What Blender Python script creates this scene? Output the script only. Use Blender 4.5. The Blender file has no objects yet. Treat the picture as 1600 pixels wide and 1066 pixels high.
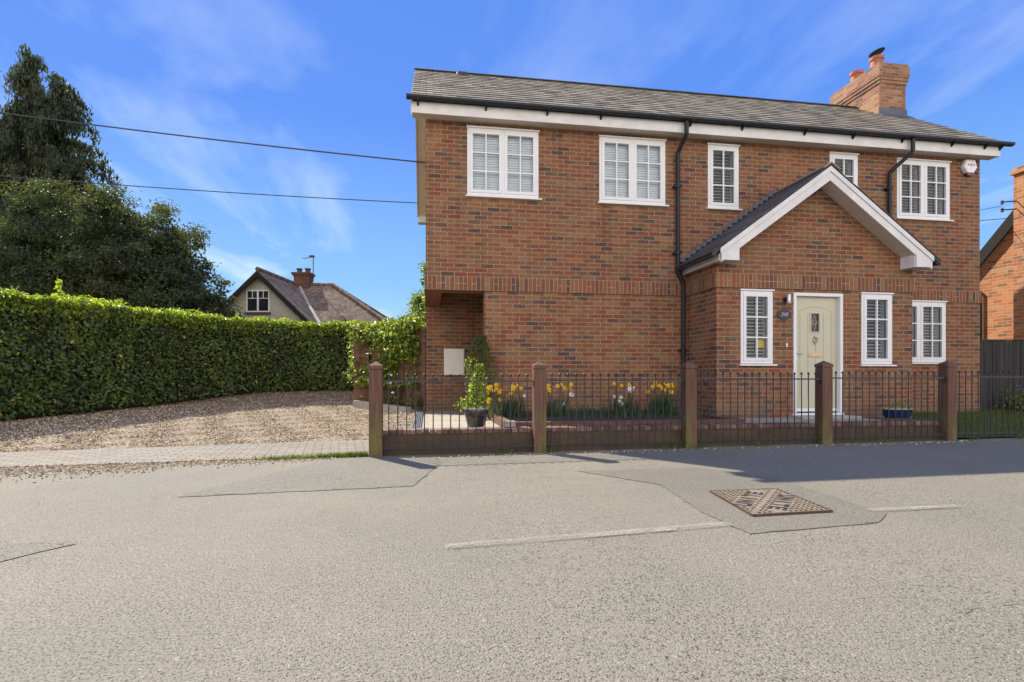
import bpy, bmesh, math, random
import numpy as np
from mathutils import Vector, Matrix
random.seed(7); RNG = np.random.default_rng(7)
R = math.radians
scene = bpy.context.scene
COL = scene.collection

# ------------------------------------------------------------------ camera
PHI = math.atan(132/841)
cam_d = bpy.data.cameras.new('camera'); cam = bpy.data.objects.new('camera', cam_d); COL.objects.link(cam)
cam.location = (0, 0, 0.9); cam.rotation_euler = (R(90), 0, -PHI)
cam_d.sensor_width = 36; cam_d.lens = 36*841/1600; cam_d.shift_y = 57/1600
cam_d.clip_start = 0.05; cam_d.clip_end = 3000
scene.camera = cam

# ------------------------------------------------------------------ light
SUN_DIR = Vector((-0.57, 0.87, 1.0)).normalized()       # towards the sun
EL = math.asin(SUN_DIR.z); AZ = math.atan2(SUN_DIR.x, SUN_DIR.y)
world = bpy.data.worlds.new('World'); scene.world = world; world.use_nodes = True
def build_world():
    nt = world.node_tree; nt.nodes.clear(); N = nt.nodes.new; L = nt.links.new
    out = N('ShaderNodeOutputWorld'); bg = N('ShaderNodeBackground'); L(bg.outputs[0], out.inputs[0])
    bg.inputs[1].default_value = 0.15
    sky = N('ShaderNodeTexSky'); sky.sky_type = 'NISHITA'; sky.sun_disc = False
    sky.sun_elevation = EL; sky.sun_rotation = AZ; sky.air_density = 1.0; sky.dust_density = 0.3; sky.ozone_density = 2.2
    tc = N('ShaderNodeTexCoord'); sep = N('ShaderNodeSeparateXYZ'); L(tc.outputs['Generated'], sep.inputs[0])
    # wispy high cloud: noise on a flat layer above the place
    zc = N('ShaderNodeMath'); zc.operation = 'MAXIMUM'; L(sep.outputs[2], zc.inputs[0]); zc.inputs[1].default_value = 0.03
    zz = N('ShaderNodeMath'); zz.operation = 'ADD'; L(zc.outputs[0], zz.inputs[0]); zz.inputs[1].default_value = 0.12
    dx = N('ShaderNodeMath'); dx.operation = 'DIVIDE'; L(sep.outputs[0], dx.inputs[0]); L(zz.outputs[0], dx.inputs[1])
    dy = N('ShaderNodeMath'); dy.operation = 'DIVIDE'; L(sep.outputs[1], dy.inputs[0]); L(zz.outputs[0], dy.inputs[1])
    cmb = N('ShaderNodeCombineXYZ'); L(dx.outputs[0], cmb.inputs[0]); L(dy.outputs[0], cmb.inputs[1])
    mp = N('ShaderNodeMapping'); L(cmb.outputs[0], mp.inputs[0]); mp.inputs['Rotation'].default_value = (0, 0, R(35)); mp.inputs['Scale'].default_value = (0.9, 0.42, 1)
    mp.inputs['Location'].default_value = (5.1, 2.6, 0)
    n1 = N('ShaderNodeTexNoise'); n1.inputs['Scale'].default_value = 1.6; n1.inputs['Detail'].default_value = 7; n1.inputs['Roughness'].default_value = 0.58; n1.inputs['Distortion'].default_value = 0.5
    L(mp.outputs[0], n1.inputs['Vector'])
    r1 = N('ShaderNodeValToRGB'); r1.color_ramp.elements[0].position = 0.50; r1.color_ramp.elements[1].position = 0.76; L(n1.outputs[0], r1.inputs[0])
    # more cloud low in the sky
    lo = N('ShaderNodeMapRange'); L(sep.outputs[2], lo.inputs[0]); lo.inputs[1].default_value = 0.62; lo.inputs[2].default_value = 0.08; lo.inputs[3].default_value = 0.14; lo.inputs[4].default_value = 0.95
    mu = N('ShaderNodeMath'); mu.operation = 'MULTIPLY'; L(r1.outputs[0], mu.inputs[0]); L(lo.outputs[0], mu.inputs[1])
    # clear blue air: deep overhead, paler low down; a part of the physical sky kept for the glow round the sun
    gr = N('ShaderNodeValToRGB'); L(sep.outputs[2], gr.inputs[0]); cr = gr.color_ramp
    cr.elements[0].position = 0.0; cr.elements[0].color = SKY[0]+(1,); cr.elements[1].position = 1.0; cr.elements[1].color = SKY[3]+(1,)
    for p_, c_ in ((0.16, SKY[1]), (0.42, SKY[2])): e_ = cr.elements.new(p_); e_.color = c_+(1,)
    tint = N('ShaderNodeMix'); tint.data_type = 'RGBA'; tint.inputs[0].default_value = 0.97
    L(sky.outputs[0], tint.inputs[6]); L(gr.outputs[0], tint.inputs[7])
    gs = N('ShaderNodeMix'); gs.data_type = 'RGBA'; L(mu.outputs[0], gs.inputs[0]); L(tint.outputs[2], gs.inputs[6]); gs.inputs[7].default_value = (3.0, 3.5, 3.9, 1)
    # bright cloud added low in the unseen half of the sky to light the facade
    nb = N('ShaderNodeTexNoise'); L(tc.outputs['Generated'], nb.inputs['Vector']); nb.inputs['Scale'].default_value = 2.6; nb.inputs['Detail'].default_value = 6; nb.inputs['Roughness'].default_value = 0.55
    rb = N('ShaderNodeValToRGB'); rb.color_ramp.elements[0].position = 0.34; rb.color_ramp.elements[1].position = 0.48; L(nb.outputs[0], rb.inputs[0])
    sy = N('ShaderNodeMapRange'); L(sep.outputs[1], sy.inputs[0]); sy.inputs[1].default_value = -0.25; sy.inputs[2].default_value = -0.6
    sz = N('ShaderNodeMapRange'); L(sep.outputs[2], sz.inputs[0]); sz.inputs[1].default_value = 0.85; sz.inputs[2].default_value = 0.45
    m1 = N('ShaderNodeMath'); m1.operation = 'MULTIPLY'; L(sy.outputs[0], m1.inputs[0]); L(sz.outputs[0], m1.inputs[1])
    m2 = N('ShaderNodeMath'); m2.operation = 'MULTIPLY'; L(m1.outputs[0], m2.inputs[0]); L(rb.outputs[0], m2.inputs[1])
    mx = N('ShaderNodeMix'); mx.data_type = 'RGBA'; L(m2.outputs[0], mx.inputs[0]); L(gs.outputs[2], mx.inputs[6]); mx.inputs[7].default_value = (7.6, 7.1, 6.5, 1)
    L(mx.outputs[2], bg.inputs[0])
SKY = [(1.9, 2.8, 3.5), (0.92, 1.92, 3.4), (0.40, 1.02, 3.1), (0.26, 0.72, 2.6)]
build_world()
sl = bpy.data.lights.new('sun', 'SUN'); sl.energy = 4.0; sl.angle = R(0.53); sl.color = (1.0, 0.92, 0.78)
so = bpy.data.objects.new('sun', sl); COL.objects.link(so); so.rotation_euler = SUN_DIR.to_track_quat('Z', 'Y').to_euler(); so.location = (0, 0, 30)
scene.view_settings.view_transform = 'Standard'; scene.view_settings.look = 'None'
scene.view_settings.exposure = 1.0; scene.view_settings.gamma = 1
scene.render.engine = 'CYCLES'; scene.cycles.use_denoising = True
scene.cycles.max_bounces = 8; scene.cycles.transparent_max_bounces = 12

# ------------------------------------------------------------------ object helpers
WLOC = {}
def tag(o, label=None, cat=None, group=None, kind=None):
    if label: o['label'] = label
    if cat: o['category'] = cat
    if group: o['group'] = group
    if kind: o['kind'] = kind
    return o
def empty(name, loc, label, cat, group=None):
    o = bpy.data.objects.new(name, None); COL.objects.link(o); o.location = loc; o.empty_display_size = .1
    WLOC[o.name] = Vector(loc); return tag(o, label, cat, group)
class MB:
    def __init__(s): s.v = []; s.f = []; s.var = []; s.mi = []
    def quad(s, a, b, c, d, var=0.5, m=0):
        n = len(s.v); s.v += [tuple(a), tuple(b), tuple(c), tuple(d)]; s.f.append((n, n+1, n+2, n+3)); s.var.append(var); s.mi.append(m)
    def poly(s, pts, var=0.5, m=0):
        n = len(s.v); s.v += [tuple(p) for p in pts]; s.f.append(tuple(range(n, n+len(pts)))); s.var.append(var); s.mi.append(m)
    def box(s, x0, x1, y0, y1, z0, z1, var=0.5, m=0):
        n = len(s.v)
        s.v += [(x0,y0,z0),(x1,y0,z0),(x1,y1,z0),(x0,y1,z0),(x0,y0,z1),(x1,y0,z1),(x1,y1,z1),(x0,y1,z1)]
        for f in ((0,3,2,1),(4,5,6,7),(0,1,5,4),(1,2,6,5),(2,3,7,6),(3,0,4,7)):
            s.f.append(tuple(n+i for i in f)); s.var.append(var); s.mi.append(m)
    def hexa(s, p, var=0.5, m=0):      # 8 points, bottom ring then top ring
        n = len(s.v); s.v += [tuple(q) for q in p]
        for f in ((0,3,2,1),(4,5,6,7),(0,1,5,4),(1,2,6,5),(2,3,7,6),(3,0,4,7)):
            s.f.append(tuple(n+i for i in f)); s.var.append(var); s.mi.append(m)
    def prism(s, pts, ax, a0, a1, m=0):  # polygon extruded along axis; pts are the other two coordinates
        def P(q, a):
            return {'x': (a, q[0], q[1]), 'y': (q[0], a, q[1]), 'z': (q[0], q[1], a)}[ax]
        s.poly([P(q, a0) for q in pts], m=m); s.poly([P(q, a1) for q in reversed(pts)], m=m)
        k = len(pts)
        for i in range(k):
            q, r = pts[i], pts[(i+1) % k]; s.quad(P(q, a0), P(q, a1), P(r, a1), P(r, a0), m=m)
    def tube(s, pts, r, n=8, var=0.5, m=0, cap=True):
        pts = [Vector(p) for p in pts]; rs = r if isinstance(r, (list, tuple)) else [r]*len(pts)
        base = len(s.v)
        for i, p in enumerate(pts):
            t = (pts[min(i+1, len(pts)-1)] - pts[max(i-1, 0)]).normalized()
            u = t.orthogonal().normalized() if abs(t.z) < .9 else Vector((1, 0, 0)).cross(t).normalized()
            if abs(t.z) < .9: u = Vector((0, 0, 1)).cross(t).normalized()
            w = t.cross(u)
            for k in range(n):
                a = 2*math.pi*k/n; q = p + (u*math.cos(a) + w*math.sin(a))*rs[i]; s.v.append(tuple(q))
        for i in range(len(pts)-1):
            for k in range(n):
                a = base+i*n+k; b = base+i*n+(k+1) % n; s.f.append((a, b, b+n, a+n)); s.var.append(var); s.mi.append(m)
        if cap:
            s.f.append(tuple(base+k for k in reversed(range(n)))); s.var.append(var); s.mi.append(m)
            e = base+(len(pts)-1)*n; s.f.append(tuple(e+k for k in range(n))); s.var.append(var); s.mi.append(m)
    def lathe(s, c, prof, n=20, var=0.5, m=0):   # prof: list of (r, z)
        base = len(s.v)
        for r, z in prof:
            for k in range(n):
                a = 2*math.pi*k/n; s.v.append((c[0]+r*math.cos(a), c[1]+r*math.sin(a), c[2]+z))
        for i in range(len(prof)-1):
            for k in range(n):
                a = base+i*n+k; b = base+i*n+(k+1) % n; s.f.append((a, b, b+n, a+n)); s.var.append(var); s.mi.append(m)
        s.f.append(tuple(base+k for k in reversed(range(n)))); s.var.append(var); s.mi.append(m)
    def build(s, name, mat, parent=None, smooth=False, bevel=0, origin=None):
        me = bpy.data.meshes.new(name)
        off = Vector((0, 0, 0))
        if parent is not None: off = WLOC[parent.name]
        elif origin is not None: off = Vector(origin)
        else:
            a = np.array(s.v); off = Vector(((a[:,0].min()+a[:,0].max())/2, (a[:,1].min()+a[:,1].max())/2, a[:,2].min()))
        me.from_pydata([tuple(Vector(p)-off) for p in s.v], [], s.f)
        mats = mat if isinstance(mat, (list, tuple)) else [mat]
        for m in mats: me.materials.append(m)
        at = me.attributes.new('var', 'FLOAT', 'FACE'); at.data.foreach_set('value', s.var)
        me.polygons.foreach_set('material_index', s.mi)
        if smooth: me.polygons.foreach_set('use_smooth', [True]*len(s.f))
        me.update()
        o = bpy.data.objects.new(name, me); COL.objects.link(o)
        if parent is not None:
            o.parent = parent; WLOC[o.name] = off.copy()
            o.location = (0, 0, 0)
        else: o.location = off; WLOC[o.name] = off.copy()
        if smooth and hasattr(me, 'set_sharp_from_angle'): me.set_sharp_from_angle(angle=R(40))
        if bevel:
            b = o.modifiers.new('bevel', 'BEVEL'); b.width = bevel; b.segments = 2; b.limit_method = 'ANGLE'
        return o
def copy_tree(o, parent=None):
    c = o.copy(); COL.objects.link(c)
    if parent is not None: c.parent = parent
    WLOC[c.name] = WLOC.get(o.name, Vector((0, 0, 0)))
    for ch in [k for k in o.children]: copy_tree(ch, c)
    return c
def c2w(r, d, z=0):     # metres right of and ahead of the camera -> world
    return Vector((r*math.cos(PHI)+d*math.sin(PHI), -r*math.sin(PHI)+d*math.cos(PHI), z))

# ------------------------------------------------------------------ materials
MATS = {}
def new_mat(name):
    m = bpy.data.materials.new(name); m.use_nodes = True; nt = m.node_tree; nt.nodes.clear()
    out = nt.nodes.new('ShaderNodeOutputMaterial'); b = nt.nodes.new('ShaderNodeBsdfPrincipled'); nt.links.new(b.outputs[0], out.inputs[0])
    MATS[name] = m
    return m, nt, b
class G:                 # small node-graph helper
    def __init__(s, nt): s.nt = nt
    def n(s, t, **k):
        x = s.nt.nodes.new('ShaderNode'+t)
        for a, v in k.items(): setattr(x, a, v)
        return x
    def l(s, a, b): s.nt.links.new(a, b)
    def val(s, x, i, v):
        if hasattr(v, 'is_linked') or isinstance(v, bpy.types.NodeSocket): s.l(v, x.inputs[i])
        else: x.inputs[i].default_value = v
    def math(s, op, a, b=0.0, c=None):
        x = s.n('Math', operation=op); s.val(x, 0, a); s.val(x, 1, b)
        if c is not None: s.val(x, 2, c)
        return x.outputs[0]
    def pos(s): return s.n('NewGeometry').outputs['Position']
    def noise(s, vec, scale, detail=4, rough=.5, dist=0):
        x = s.n('TexNoise'); s.l(vec, x.inputs['Vector']); x.inputs['Scale'].default_value = scale
        x.inputs['Detail'].default_value = detail; x.inputs['Roughness'].default_value = rough; x.inputs['Distortion'].default_value = dist
        return x.outputs[0]
    def voro(s, vec, scale, feature='F1', out='Distance', rnd=1):
        x = s.n('TexVoronoi', feature=feature); s.l(vec, x.inputs['Vector']); x.inputs['Scale'].default_value = scale; x.inputs['Randomness'].default_value = rnd
        return x.outputs[out]
    def ramp(s, fac, stops, interp='LINEAR'):
        x = s.n('ValToRGB'); s.l(fac, x.inputs[0]); cr = x.color_ramp; cr.interpolation = interp
        while len(cr.elements) > 1: cr.elements.remove(cr.elements[-1])
        cr.elements[0].position = stops[0][0]; cr.elements[0].color = col(stops[0][1])
        for p, c in stops[1:]:
            e = cr.elements.new(p); e.color = col(c)
        return x.outputs[0]
    def mix(s, fac, a, b, mode='MIX'):
        x = s.n('Mix', data_type='RGBA', blend_type=mode); s.val(x, 0, fac)
        for i, v in ((6, a), (7, b)):
            if isinstance(v, (tuple, list, float, int)): x.inputs[i].default_value = col(v)
            else: s.l(v, x.inputs[i])
        return x.outputs[2]
    def mr(s, v, a, b, c=0., d=1.):
        x = s.n('MapRange'); s.l(v, x.inputs[0])
        for i, q in enumerate((a, b, c, d)): x.inputs[i+1].default_value = q
        return x.outputs[0]
    def bump(s, h, strength, dist, bsdf, normal=None):
        x = s.n('Bump'); x.inputs['Strength'].default_value = strength; x.inputs['Distance'].default_value = dist; s.l(h, x.inputs['Height'])
        if normal is not None: s.l(normal, x.inputs['Normal'])
        if bsdf is not None: s.l(x.outputs[0], bsdf.inputs['Normal'])
        return x.outputs[0]
    def scale(s, vec, sc):
        x = s.n('Mapping'); s.l(vec, x.inputs[0]); x.inputs['Scale'].default_value = sc; return x.outputs[0]
    def attr(s, name='var'):
        x = s.n('Attribute', attribute_name=name); return x.outputs['Fac']
def col(c):
    if isinstance(c, (float, int)): return (c, c, c, 1)
    return tuple(c)+(1,) if len(c) == 3 else tuple(c)

def plain(name, c, rough=.5, var=.12, nscale=8, metal=0, bump=0, coat=0):
    m, nt, b = new_mat(name); g = G(nt); p = g.pos()
    nz = g.noise(p, nscale, 5, .6)
    k = g.mr(nz, .3, .7, 1-var, 1+var)
    cc = g.n('VectorMath', operation='SCALE'); cc.inputs[0].default_value = c[:3]; g.l(k, cc.inputs['Scale'])
    g.l(cc.outputs[0], b.inputs['Base Color']); b.inputs['Roughness'].default_value = rough; b.inputs['Metallic'].default_value = metal
    if coat: b.inputs['Coat Weight'].default_value = coat
    if bump: g.bump(g.noise(p, nscale*6, 4, .6), bump, .004, b)
    return m
def brick(name, stops, mortar, soldier=False, eff=.35, dirt=0.0, weather=0, row=.075, wid=.225, green=0):
    m, nt, b = new_mat(name); g = G(nt); p = g.pos()
    geo = g.n('NewGeometry'); sn = g.n('SeparateXYZ'); g.l(geo.outputs['True Normal'], sn.inputs[0]); sp = g.n('SeparateXYZ'); g.l(p, sp.inputs[0])
    ax = g.math('GREATER_THAN', g.math('ABSOLUTE', sn.outputs[0]), .6)
    az = g.math('GREATER_THAN', g.math('ABSOLUTE', sn.outputs[2]), .6)
    def lerp(t, a, c): return g.math('ADD', a, g.math('MULTIPLY', t, g.math('SUBTRACT', c, a)))
    u = lerp(ax, sp.outputs[0], sp.outputs[1]); v = lerp(az, sp.outputs[2], sp.outputs[1])
    # uneven arrises
    w1 = g.noise(p, 55, 3, .6); w2 = g.noise(g.scale(p, (1.3, 1.1, 1.7)), 47, 3, .6); w3 = g.noise(p, 6, 2, .5)
    u = g.math('ADD', u, g.math('MULTIPLY', g.math('SUBTRACT', w1, .5), .009)); v = g.math('ADD', v, g.math('ADD', g.math('MULTIPLY', g.math('SUBTRACT', w2, .5), .007), g.math('MULTIPLY', g.math('SUBTRACT', w3, .5), .006)))
    if soldier: u, v = g.math('SUBTRACT', v, 2.388-.0005), u
    cm = g.n('CombineXYZ'); g.l(u, cm.inputs[0]); g.l(v, cm.inputs[1])
    bt = g.n('TexBrick'); g.l(cm.outputs[0], bt.inputs['Vector'])
    bt.offset = 0 if soldier else .5; bt.inputs['Scale'].default_value = 1; bt.inputs['Brick Width'].default_value = .2335 if soldier else wid
    bt.inputs['Row Height'].default_value = row; bt.inputs['Mortar Size'].default_value = .0064; bt.inputs['Mortar Smooth'].default_value = .2
    bt.inputs['Color1'].default_value = (0, 0, 0, 1); bt.inputs['Color2'].default_value = (1, 1, 1, 1); bt.inputs['Mortar'].default_value = (.5, .5, .5, 1)
    fac = bt.outputs['Fac']
    if soldier:      # a few soldiers are pairs of headers
        cid = g.math('FLOOR', g.math('DIVIDE', v, row)); wn = g.n('TexWhiteNoise', noise_dimensions='1D'); g.l(cid, wn.inputs['W'])
        pick = g.math('GREATER_THAN', wn.outputs[0], .55)
        near = g.math('LESS_THAN', g.math('ABSOLUTE', g.math('SUBTRACT', u, .113)), .006)
        fac = g.math('MAXIMUM', fac, g.math('MULTIPLY', pick, near))
    c = g.ramp(bt.outputs['Color'], stops)
    # face mottling and creases
    c = g.mix(g.mr(g.noise(p, 38, 5, .7), .34, .74, 0, .5), c, (.225, .128, .07))
    c = g.mix(g.mr(g.noise(g.scale(p, (1, 1, 2.2)), 85, 3, .7), .52, .8, 0, .55), c, (.10, .055, .045))
    big = g.noise(p, .9, 4, .6)
    c = g.mix(g.mr(big, .4, .7, 0, .5), c, g.mix(1, c, (1.35, 1.12, .95), 'MULTIPLY'))
    if weather: c = g.mix(g.mr(g.noise(g.scale(p, (1, 1, 1.8)), 2.1, 6, .7), .47, .66, 0, .6), c, (.25, .155, .09))
    if eff: c = g.mix(g.mr(g.noise(p, 5.5, 6, .75), .60, .76, 0, eff), c, (.50, .36, .28))
    mc = g.mix(g.mr(g.noise(p, 11, 4, .6), .3, .7), mortar, tuple(x*.72 for x in mortar))
    c = g.mix(fac, c, mc)
    if dirt:
        c = g.mix(g.mr(g.noise(p, 3.3, 6, .7), .3, .65, dirt*.45, dirt), c, (.045, .037, .032))
    if weather:
        st = g.noise(g.scale(p, (5, 5, .45)), 1, 5, .7)
        c = g.mix(g.mr(st, .52, .78, 0, weather), c, g.mix(1, c, (.52, .50, .52), 'MULTIPLY'))
        c = g.mix(g.math('MULTIPLY', g.mr(sp.outputs[2], .25, .75, .55, 0), g.mr(g.noise(p, 3, 5, .7), .3, .6)), c, (.16, .12, .085))
    if green:
        c = g.mix(g.math('MULTIPLY', g.mr(sp.outputs[2], .05, .55, green, 0), g.mr(g.noise(p, 4, 5, .7), .35, .65)), c, (.07, .075, .035))
    g.l(c, b.inputs['Base Color']); b.inputs['Roughness'].default_value = .88; b.inputs['Specular IOR Level'].default_value = .25
    h = g.math('SUBTRACT', g.math('MULTIPLY', g.noise(p, 70, 4, .7), .35), fac)
    g.bump(h, .7, .006, b)
    return m
ST = [(0, (.055, .042, .055)), (.10, (.07, .05, .06)), (.15, (.12, .05, .045)), (.22, (.21, .052, .038)), (.36, (.225, .065, .042)), (.48, (.17, .088, .054)), (.60, (.24, .085, .046)), (.70, (.21, .105, .06)), (.80, (.29, .125, .065)), (.90, (.19, .055, .042)), (1, (.30, .165, .09))]
M_brick = brick('house_brick', ST, (.44, .305, .165), eff=.5, weather=.8)
M_sold = brick('soldier_brick', [(0, (.07, .05, .06)), (.2, (.17, .065, .045)), (.5, (.23, .075, .05)), (.8, (.26, .12, .07)), (1, (.24, .15, .095))], (.45, .32, .18), soldier=True, eff=.25)
M_lowbrick = brick('low_wall_brick', [(0, (.10, .06, .055)), (.5, (.16, .075, .055)), (1, (.20, .10, .07))], (.17, .12, .09), eff=.08, dirt=.7, green=.8)
M_stack = brick('chimney_brick', [(0, (.16, .09, .07)), (.3, (.32, .12, .07)), (.6, (.40, .20, .11)), (1, (.46, .29, .16))], (.42, .34, .24), eff=.6)
M_neigh = brick('old_orange_brick', [(0, (.22, .13, .08)), (.2, (.42, .15, .07)), (.5, (.56, .20, .08)), (.8, (.60, .27, .11)), (1, (.46, .32, .18))], (.55, .45, .32), eff=.4)
M_darkbrick = brick('dark_red_brick', [(0, (.08, .04, .03)), (.5, (.15, .06, .04)), (1, (.20, .09, .06))], (.14, .10, .08), eff=.1, dirt=.3)
M_gardenbrick = brick('garden_wall_brick', [(0, (.12, .055, .04)), (.5, (.21, .095, .06)), (1, (.24, .13, .08))], (.24, .17, .12), eff=.15, dirt=.3)

M_white = plain('white_upvc', (.80, .78, .78), .35, .03, 3)
M_trim = plain('white_painted_board', (.73, .70, .69), .5, .10, 5)
M_soffit = plain('soffit_board', (.60, .52, .44), .6, .08, 6)
M_verge = plain('cream_verge_lit', (.86, .74, .55), .5, .06, 6)  # cream board; extra brightness in the colour stands for light on the verge
M_redsoffit = plain('dark_red_soffit', (.22, .075, .055), .7, .12, 9)
M_black = plain('black_gutter_plastic', (.010, .011, .013), .55, .2, 5)
M_iron = plain('black_railing_iron', (.035, .036, .046), .38, .25, 20, metal=.3)
M_door = plain('sage_green_door', (.55, .52, .37), .4, .03, 5)
M_doorline = plain('door_groove_shade', (.40, .385, .25), .5, .03, 5)
M_brass = plain('worn_brass', (.55, .38, .25), .35, .15, 30, metal=.7)
M_steel = plain('brushed_steel', (.55, .55, .56), .35, .1, 30, metal=.8)
M_meter = plain('cream_meter_box', (.74, .70, .62), .5, .04, 6)
M_slateplq = plain('dark_slate_plaque', (.03, .034, .036), .5, .3, 40)
M_redplast = plain('dark_red_plastic', (.16, .02, .03), .3, .1, 10)
M_purple = plain('purple_print', (.22, .06, .22), .5, .1, 10)
M_pale = plain('pale_print', (.36, .37, .5), .5, .1, 10)
M_terra = plain('terracotta', (.46, .155, .085), .75, .2, 12)
M_lead = plain('lead_sheet', (.10, .115, .14), .6, .25, 6)
M_pot = plain('dark_glazed_pot', (.035, .028, .026), .12, .4, 12, coat=.6)
M_potrim = plain('pale_pot_rim', (.42, .33, .27), .35, .2, 12)
M_blue = plain('blue_glaze', (.014, .03, .09), .25, .3, 12)
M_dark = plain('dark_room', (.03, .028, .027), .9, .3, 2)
M_blindl = plain('pale_blind', (.80, .88, .97), .6, .03, 5)
M_blindw = plain('white_shutter', (.50, .56, .64), .5, .05, 5)
M_yellow = plain('yellow_reflection', (.85, .55, .02), .5, .05, 5)
M_render = plain('cream_roughcast', (.46, .42, .33), .95, .15, 9, bump=.8)
M_darkbarge = plain('dark_brown_barge', (.014, .012, .011), .9, .2, 5)
M_lichen = plain('pale_mortar_valley', (.5, .44, .33), .9, .3, 9)
M_ins = plain('brown_insulator', (.12, .05, .035), .3, .1, 9)
M_cable = plain('black_cable', (.07, .068, .066), .45, .2, 5)
M_soil = plain('soil', (.05, .035, .025), .95, .4, 20, bump=1)
M_concrete = plain('concrete_edging', (.40, .36, .30), .9, .25, 14, bump=.6)

def glass():
    m = bpy.data.materials.new('window_glass'); m.use_nodes = True; nt = m.node_tree; nt.nodes.clear(); g = G(nt)
    out = g.n('OutputMaterial'); t = g.n('BsdfTransparent'); t.inputs[0].default_value = (.95, .97, .97, 1); gl = g.n('BsdfGlossy'); gl.inputs['Roughness'].default_value = .01
    fr = g.n('Fresnel'); fr.inputs[0].default_value = 1.5; mx = g.n('MixShader'); g.l(fr.outputs[0], mx.inputs[0]); g.l(t.outputs[0], mx.inputs[1]); g.l(gl.outputs[0], mx.inputs[2]); g.l(mx.outputs[0], out.inputs[0])
    return m
M_glass = glass()

def asphalt(name, base, pit=1.0, light=1.0):
    m, nt, b = new_mat(name); g = G(nt); p = g.pos()
    v1 = g.n('TexVoronoi'); g.l(p, v1.inputs['Vector']); v1.inputs['Scale'].default_value = 140
    wn = g.n('TexNoise'); g.l(p, wn.inputs['Vector']); wn.inputs['Scale'].default_value = 60; wn.inputs['Detail'].default_value = 4
    sepc = g.n('SeparateColor'); g.l(v1.outputs['Color'], sepc.inputs[0])
    stone = g.ramp(sepc.outputs[0], [(0, tuple(x*.84 for x in base)), (.3, tuple(x*.94 for x in base)), (.75, base), (.96, tuple(x*1.08 for x in base)), (1, tuple(min(1, x*1.5) for x in base))])
    gap = g.mr(v1.outputs['Distance'], .58, .85, 0, 1)
    holes = g.mr(g.noise(g.scale(p, (1.25, .8, 1)), 100, 3, .65), .575, .64, 0, 1)
    patchy = g.mr(g.noise(p, 1.6, 5, .65), .3, .7, .5, .95)
    dk = g.math('MULTIPLY', g.math('MAXIMUM', g.math('MULTIPLY', gap, .5), holes), g.math('MULTIPLY', patchy, 1.15*pit))
    c = g.mix(dk, stone, tuple(x*.15 for x in base))
    c = g.mix(g.mr(g.noise(p, .55, 5, .6), .38, .62, 0, .75), c, g.mix(1, c, (.84, .85, .88), 'MULTIPLY'))
    c = g.mix(g.mr(g.noise(g.scale(p, (.25, 1.2, 1)), 1.3, 4, .6), .45, .75, 0, .30), c, g.mix(1, c, (1.18, 1.15, 1.08), 'MULTIPLY'))
    g.l(c, b.inputs['Base Color']); b.inputs['Roughness'].default_value = .82; b.inputs['Specular IOR Level'].default_value = .3
    h = g.math('SUBTRACT', g.math('MULTIPLY', g.noise(p, 170, 3, .7), .4), g.math('ADD', g.math('MULTIPLY', v1.outputs['Distance'], .8), g.math('MULTIPLY', holes, 1.1)))
    g.bump(h, .7, .006, b)
    return m
ASPH = (.272, .248, .186)
M_road = asphalt('worn_asphalt', ASPH)
M_patch = asphalt('grey_asphalt_patch', (.238, .218, .170), .9)
M_patch2 = asphalt('darker_asphalt_patch', (.226, .206, .16), .85)
M_crack = plain('crack_dirt', (.13, .115, .09), .95, .5, 40)
def roadpaint():
    m, nt, b = new_mat('worn_road_paint'); g = G(nt); p = g.pos()
    c = g.mix(g.mr(g.noise(p, 120, 3, .7), .42, .6), (.47, .435, .36), (.30, .275, .215)); g.l(c, b.inputs['Base Color']); b.inputs['Roughness'].default_value = .85
    # worn away in places
    a = g.mr(g.noise(p, 75, 4, .75), .40, .52, 0, 1); a2 = g.mr(g.noise(p, 3.0, 4, .7), .35, .6, .85, .25)
    g.l(g.math('MULTIPLY', a, a2), b.inputs['Alpha'])
    g.bump(g.noise(p, 110, 3, .7), .7, .004, b); return m
M_paint = roadpaint()
def gravel_mat():
    m, nt, b = new_mat('gravel_bed'); g = G(nt); p = g.pos()
    v = g.n('TexVoronoi'); g.l(p, v.inputs['Vector']); v.inputs['Scale'].default_value = 48
    s = g.n('SeparateColor'); g.l(v.outputs['Color'], s.inputs[0])
    c = g.ramp(s.outputs[0], [(0, (.12, .075, .04)), (.3, (.28, .19, .105)), (.6, (.40, .30, .175)), (.85, (.48, .385, .24)), (1, (.62, .55, .41))])
    c = g.mix(g.mr(v.outputs['Distance'], .45, .75), c, (.10, .065, .045))
    g.l(c, b.inputs['Base Color']); b.inputs['Roughness'].default_value = .8
    g.bump(g.math('MULTIPLY', v.outputs['Distance'], -1), 1, .02, b); return m
M_gravel = gravel_mat()
def var_mat(name, stops, rough=.6, trans=0, tcol=None, spec=.4, bump=0):
    m, nt, b = new_mat(name); g = G(nt)
    c = g.ramp(g.attr(), stops); g.l(c, b.inputs['Base Color']); b.inputs['Roughness'].default_value = rough; b.inputs['Specular IOR Level'].default_value = spec
    if bump: g.bump(g.noise(g.pos(), 60, 4, .7), bump, .004, b)
    if trans:
        t = g.n('BsdfTranslucent'); tc = g.mix(1, c, tcol or (1.9, 1.9, .7), 'MULTIPLY'); g.l(tc, t.inputs[0])
        mx = g.n('MixShader'); mx.inputs[0].default_value = trans
        g.l(b.outputs[0], mx.inputs[1]); g.l(t.outputs[0], mx.inputs[2])
        out = [n for n in nt.nodes if n.type == 'OUTPUT_MATERIAL'][0]; g.l(mx.outputs[0], out.inputs[0])
    return m
M_stone = var_mat('gravel_stones', [(0, (.12, .075, .04)), (.25, (.31, .20, .105)), (.5, (.46, .34, .19)), (.8, (.60, .48, .30)), (1, (.85, .78, .62))], .7)
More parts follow.
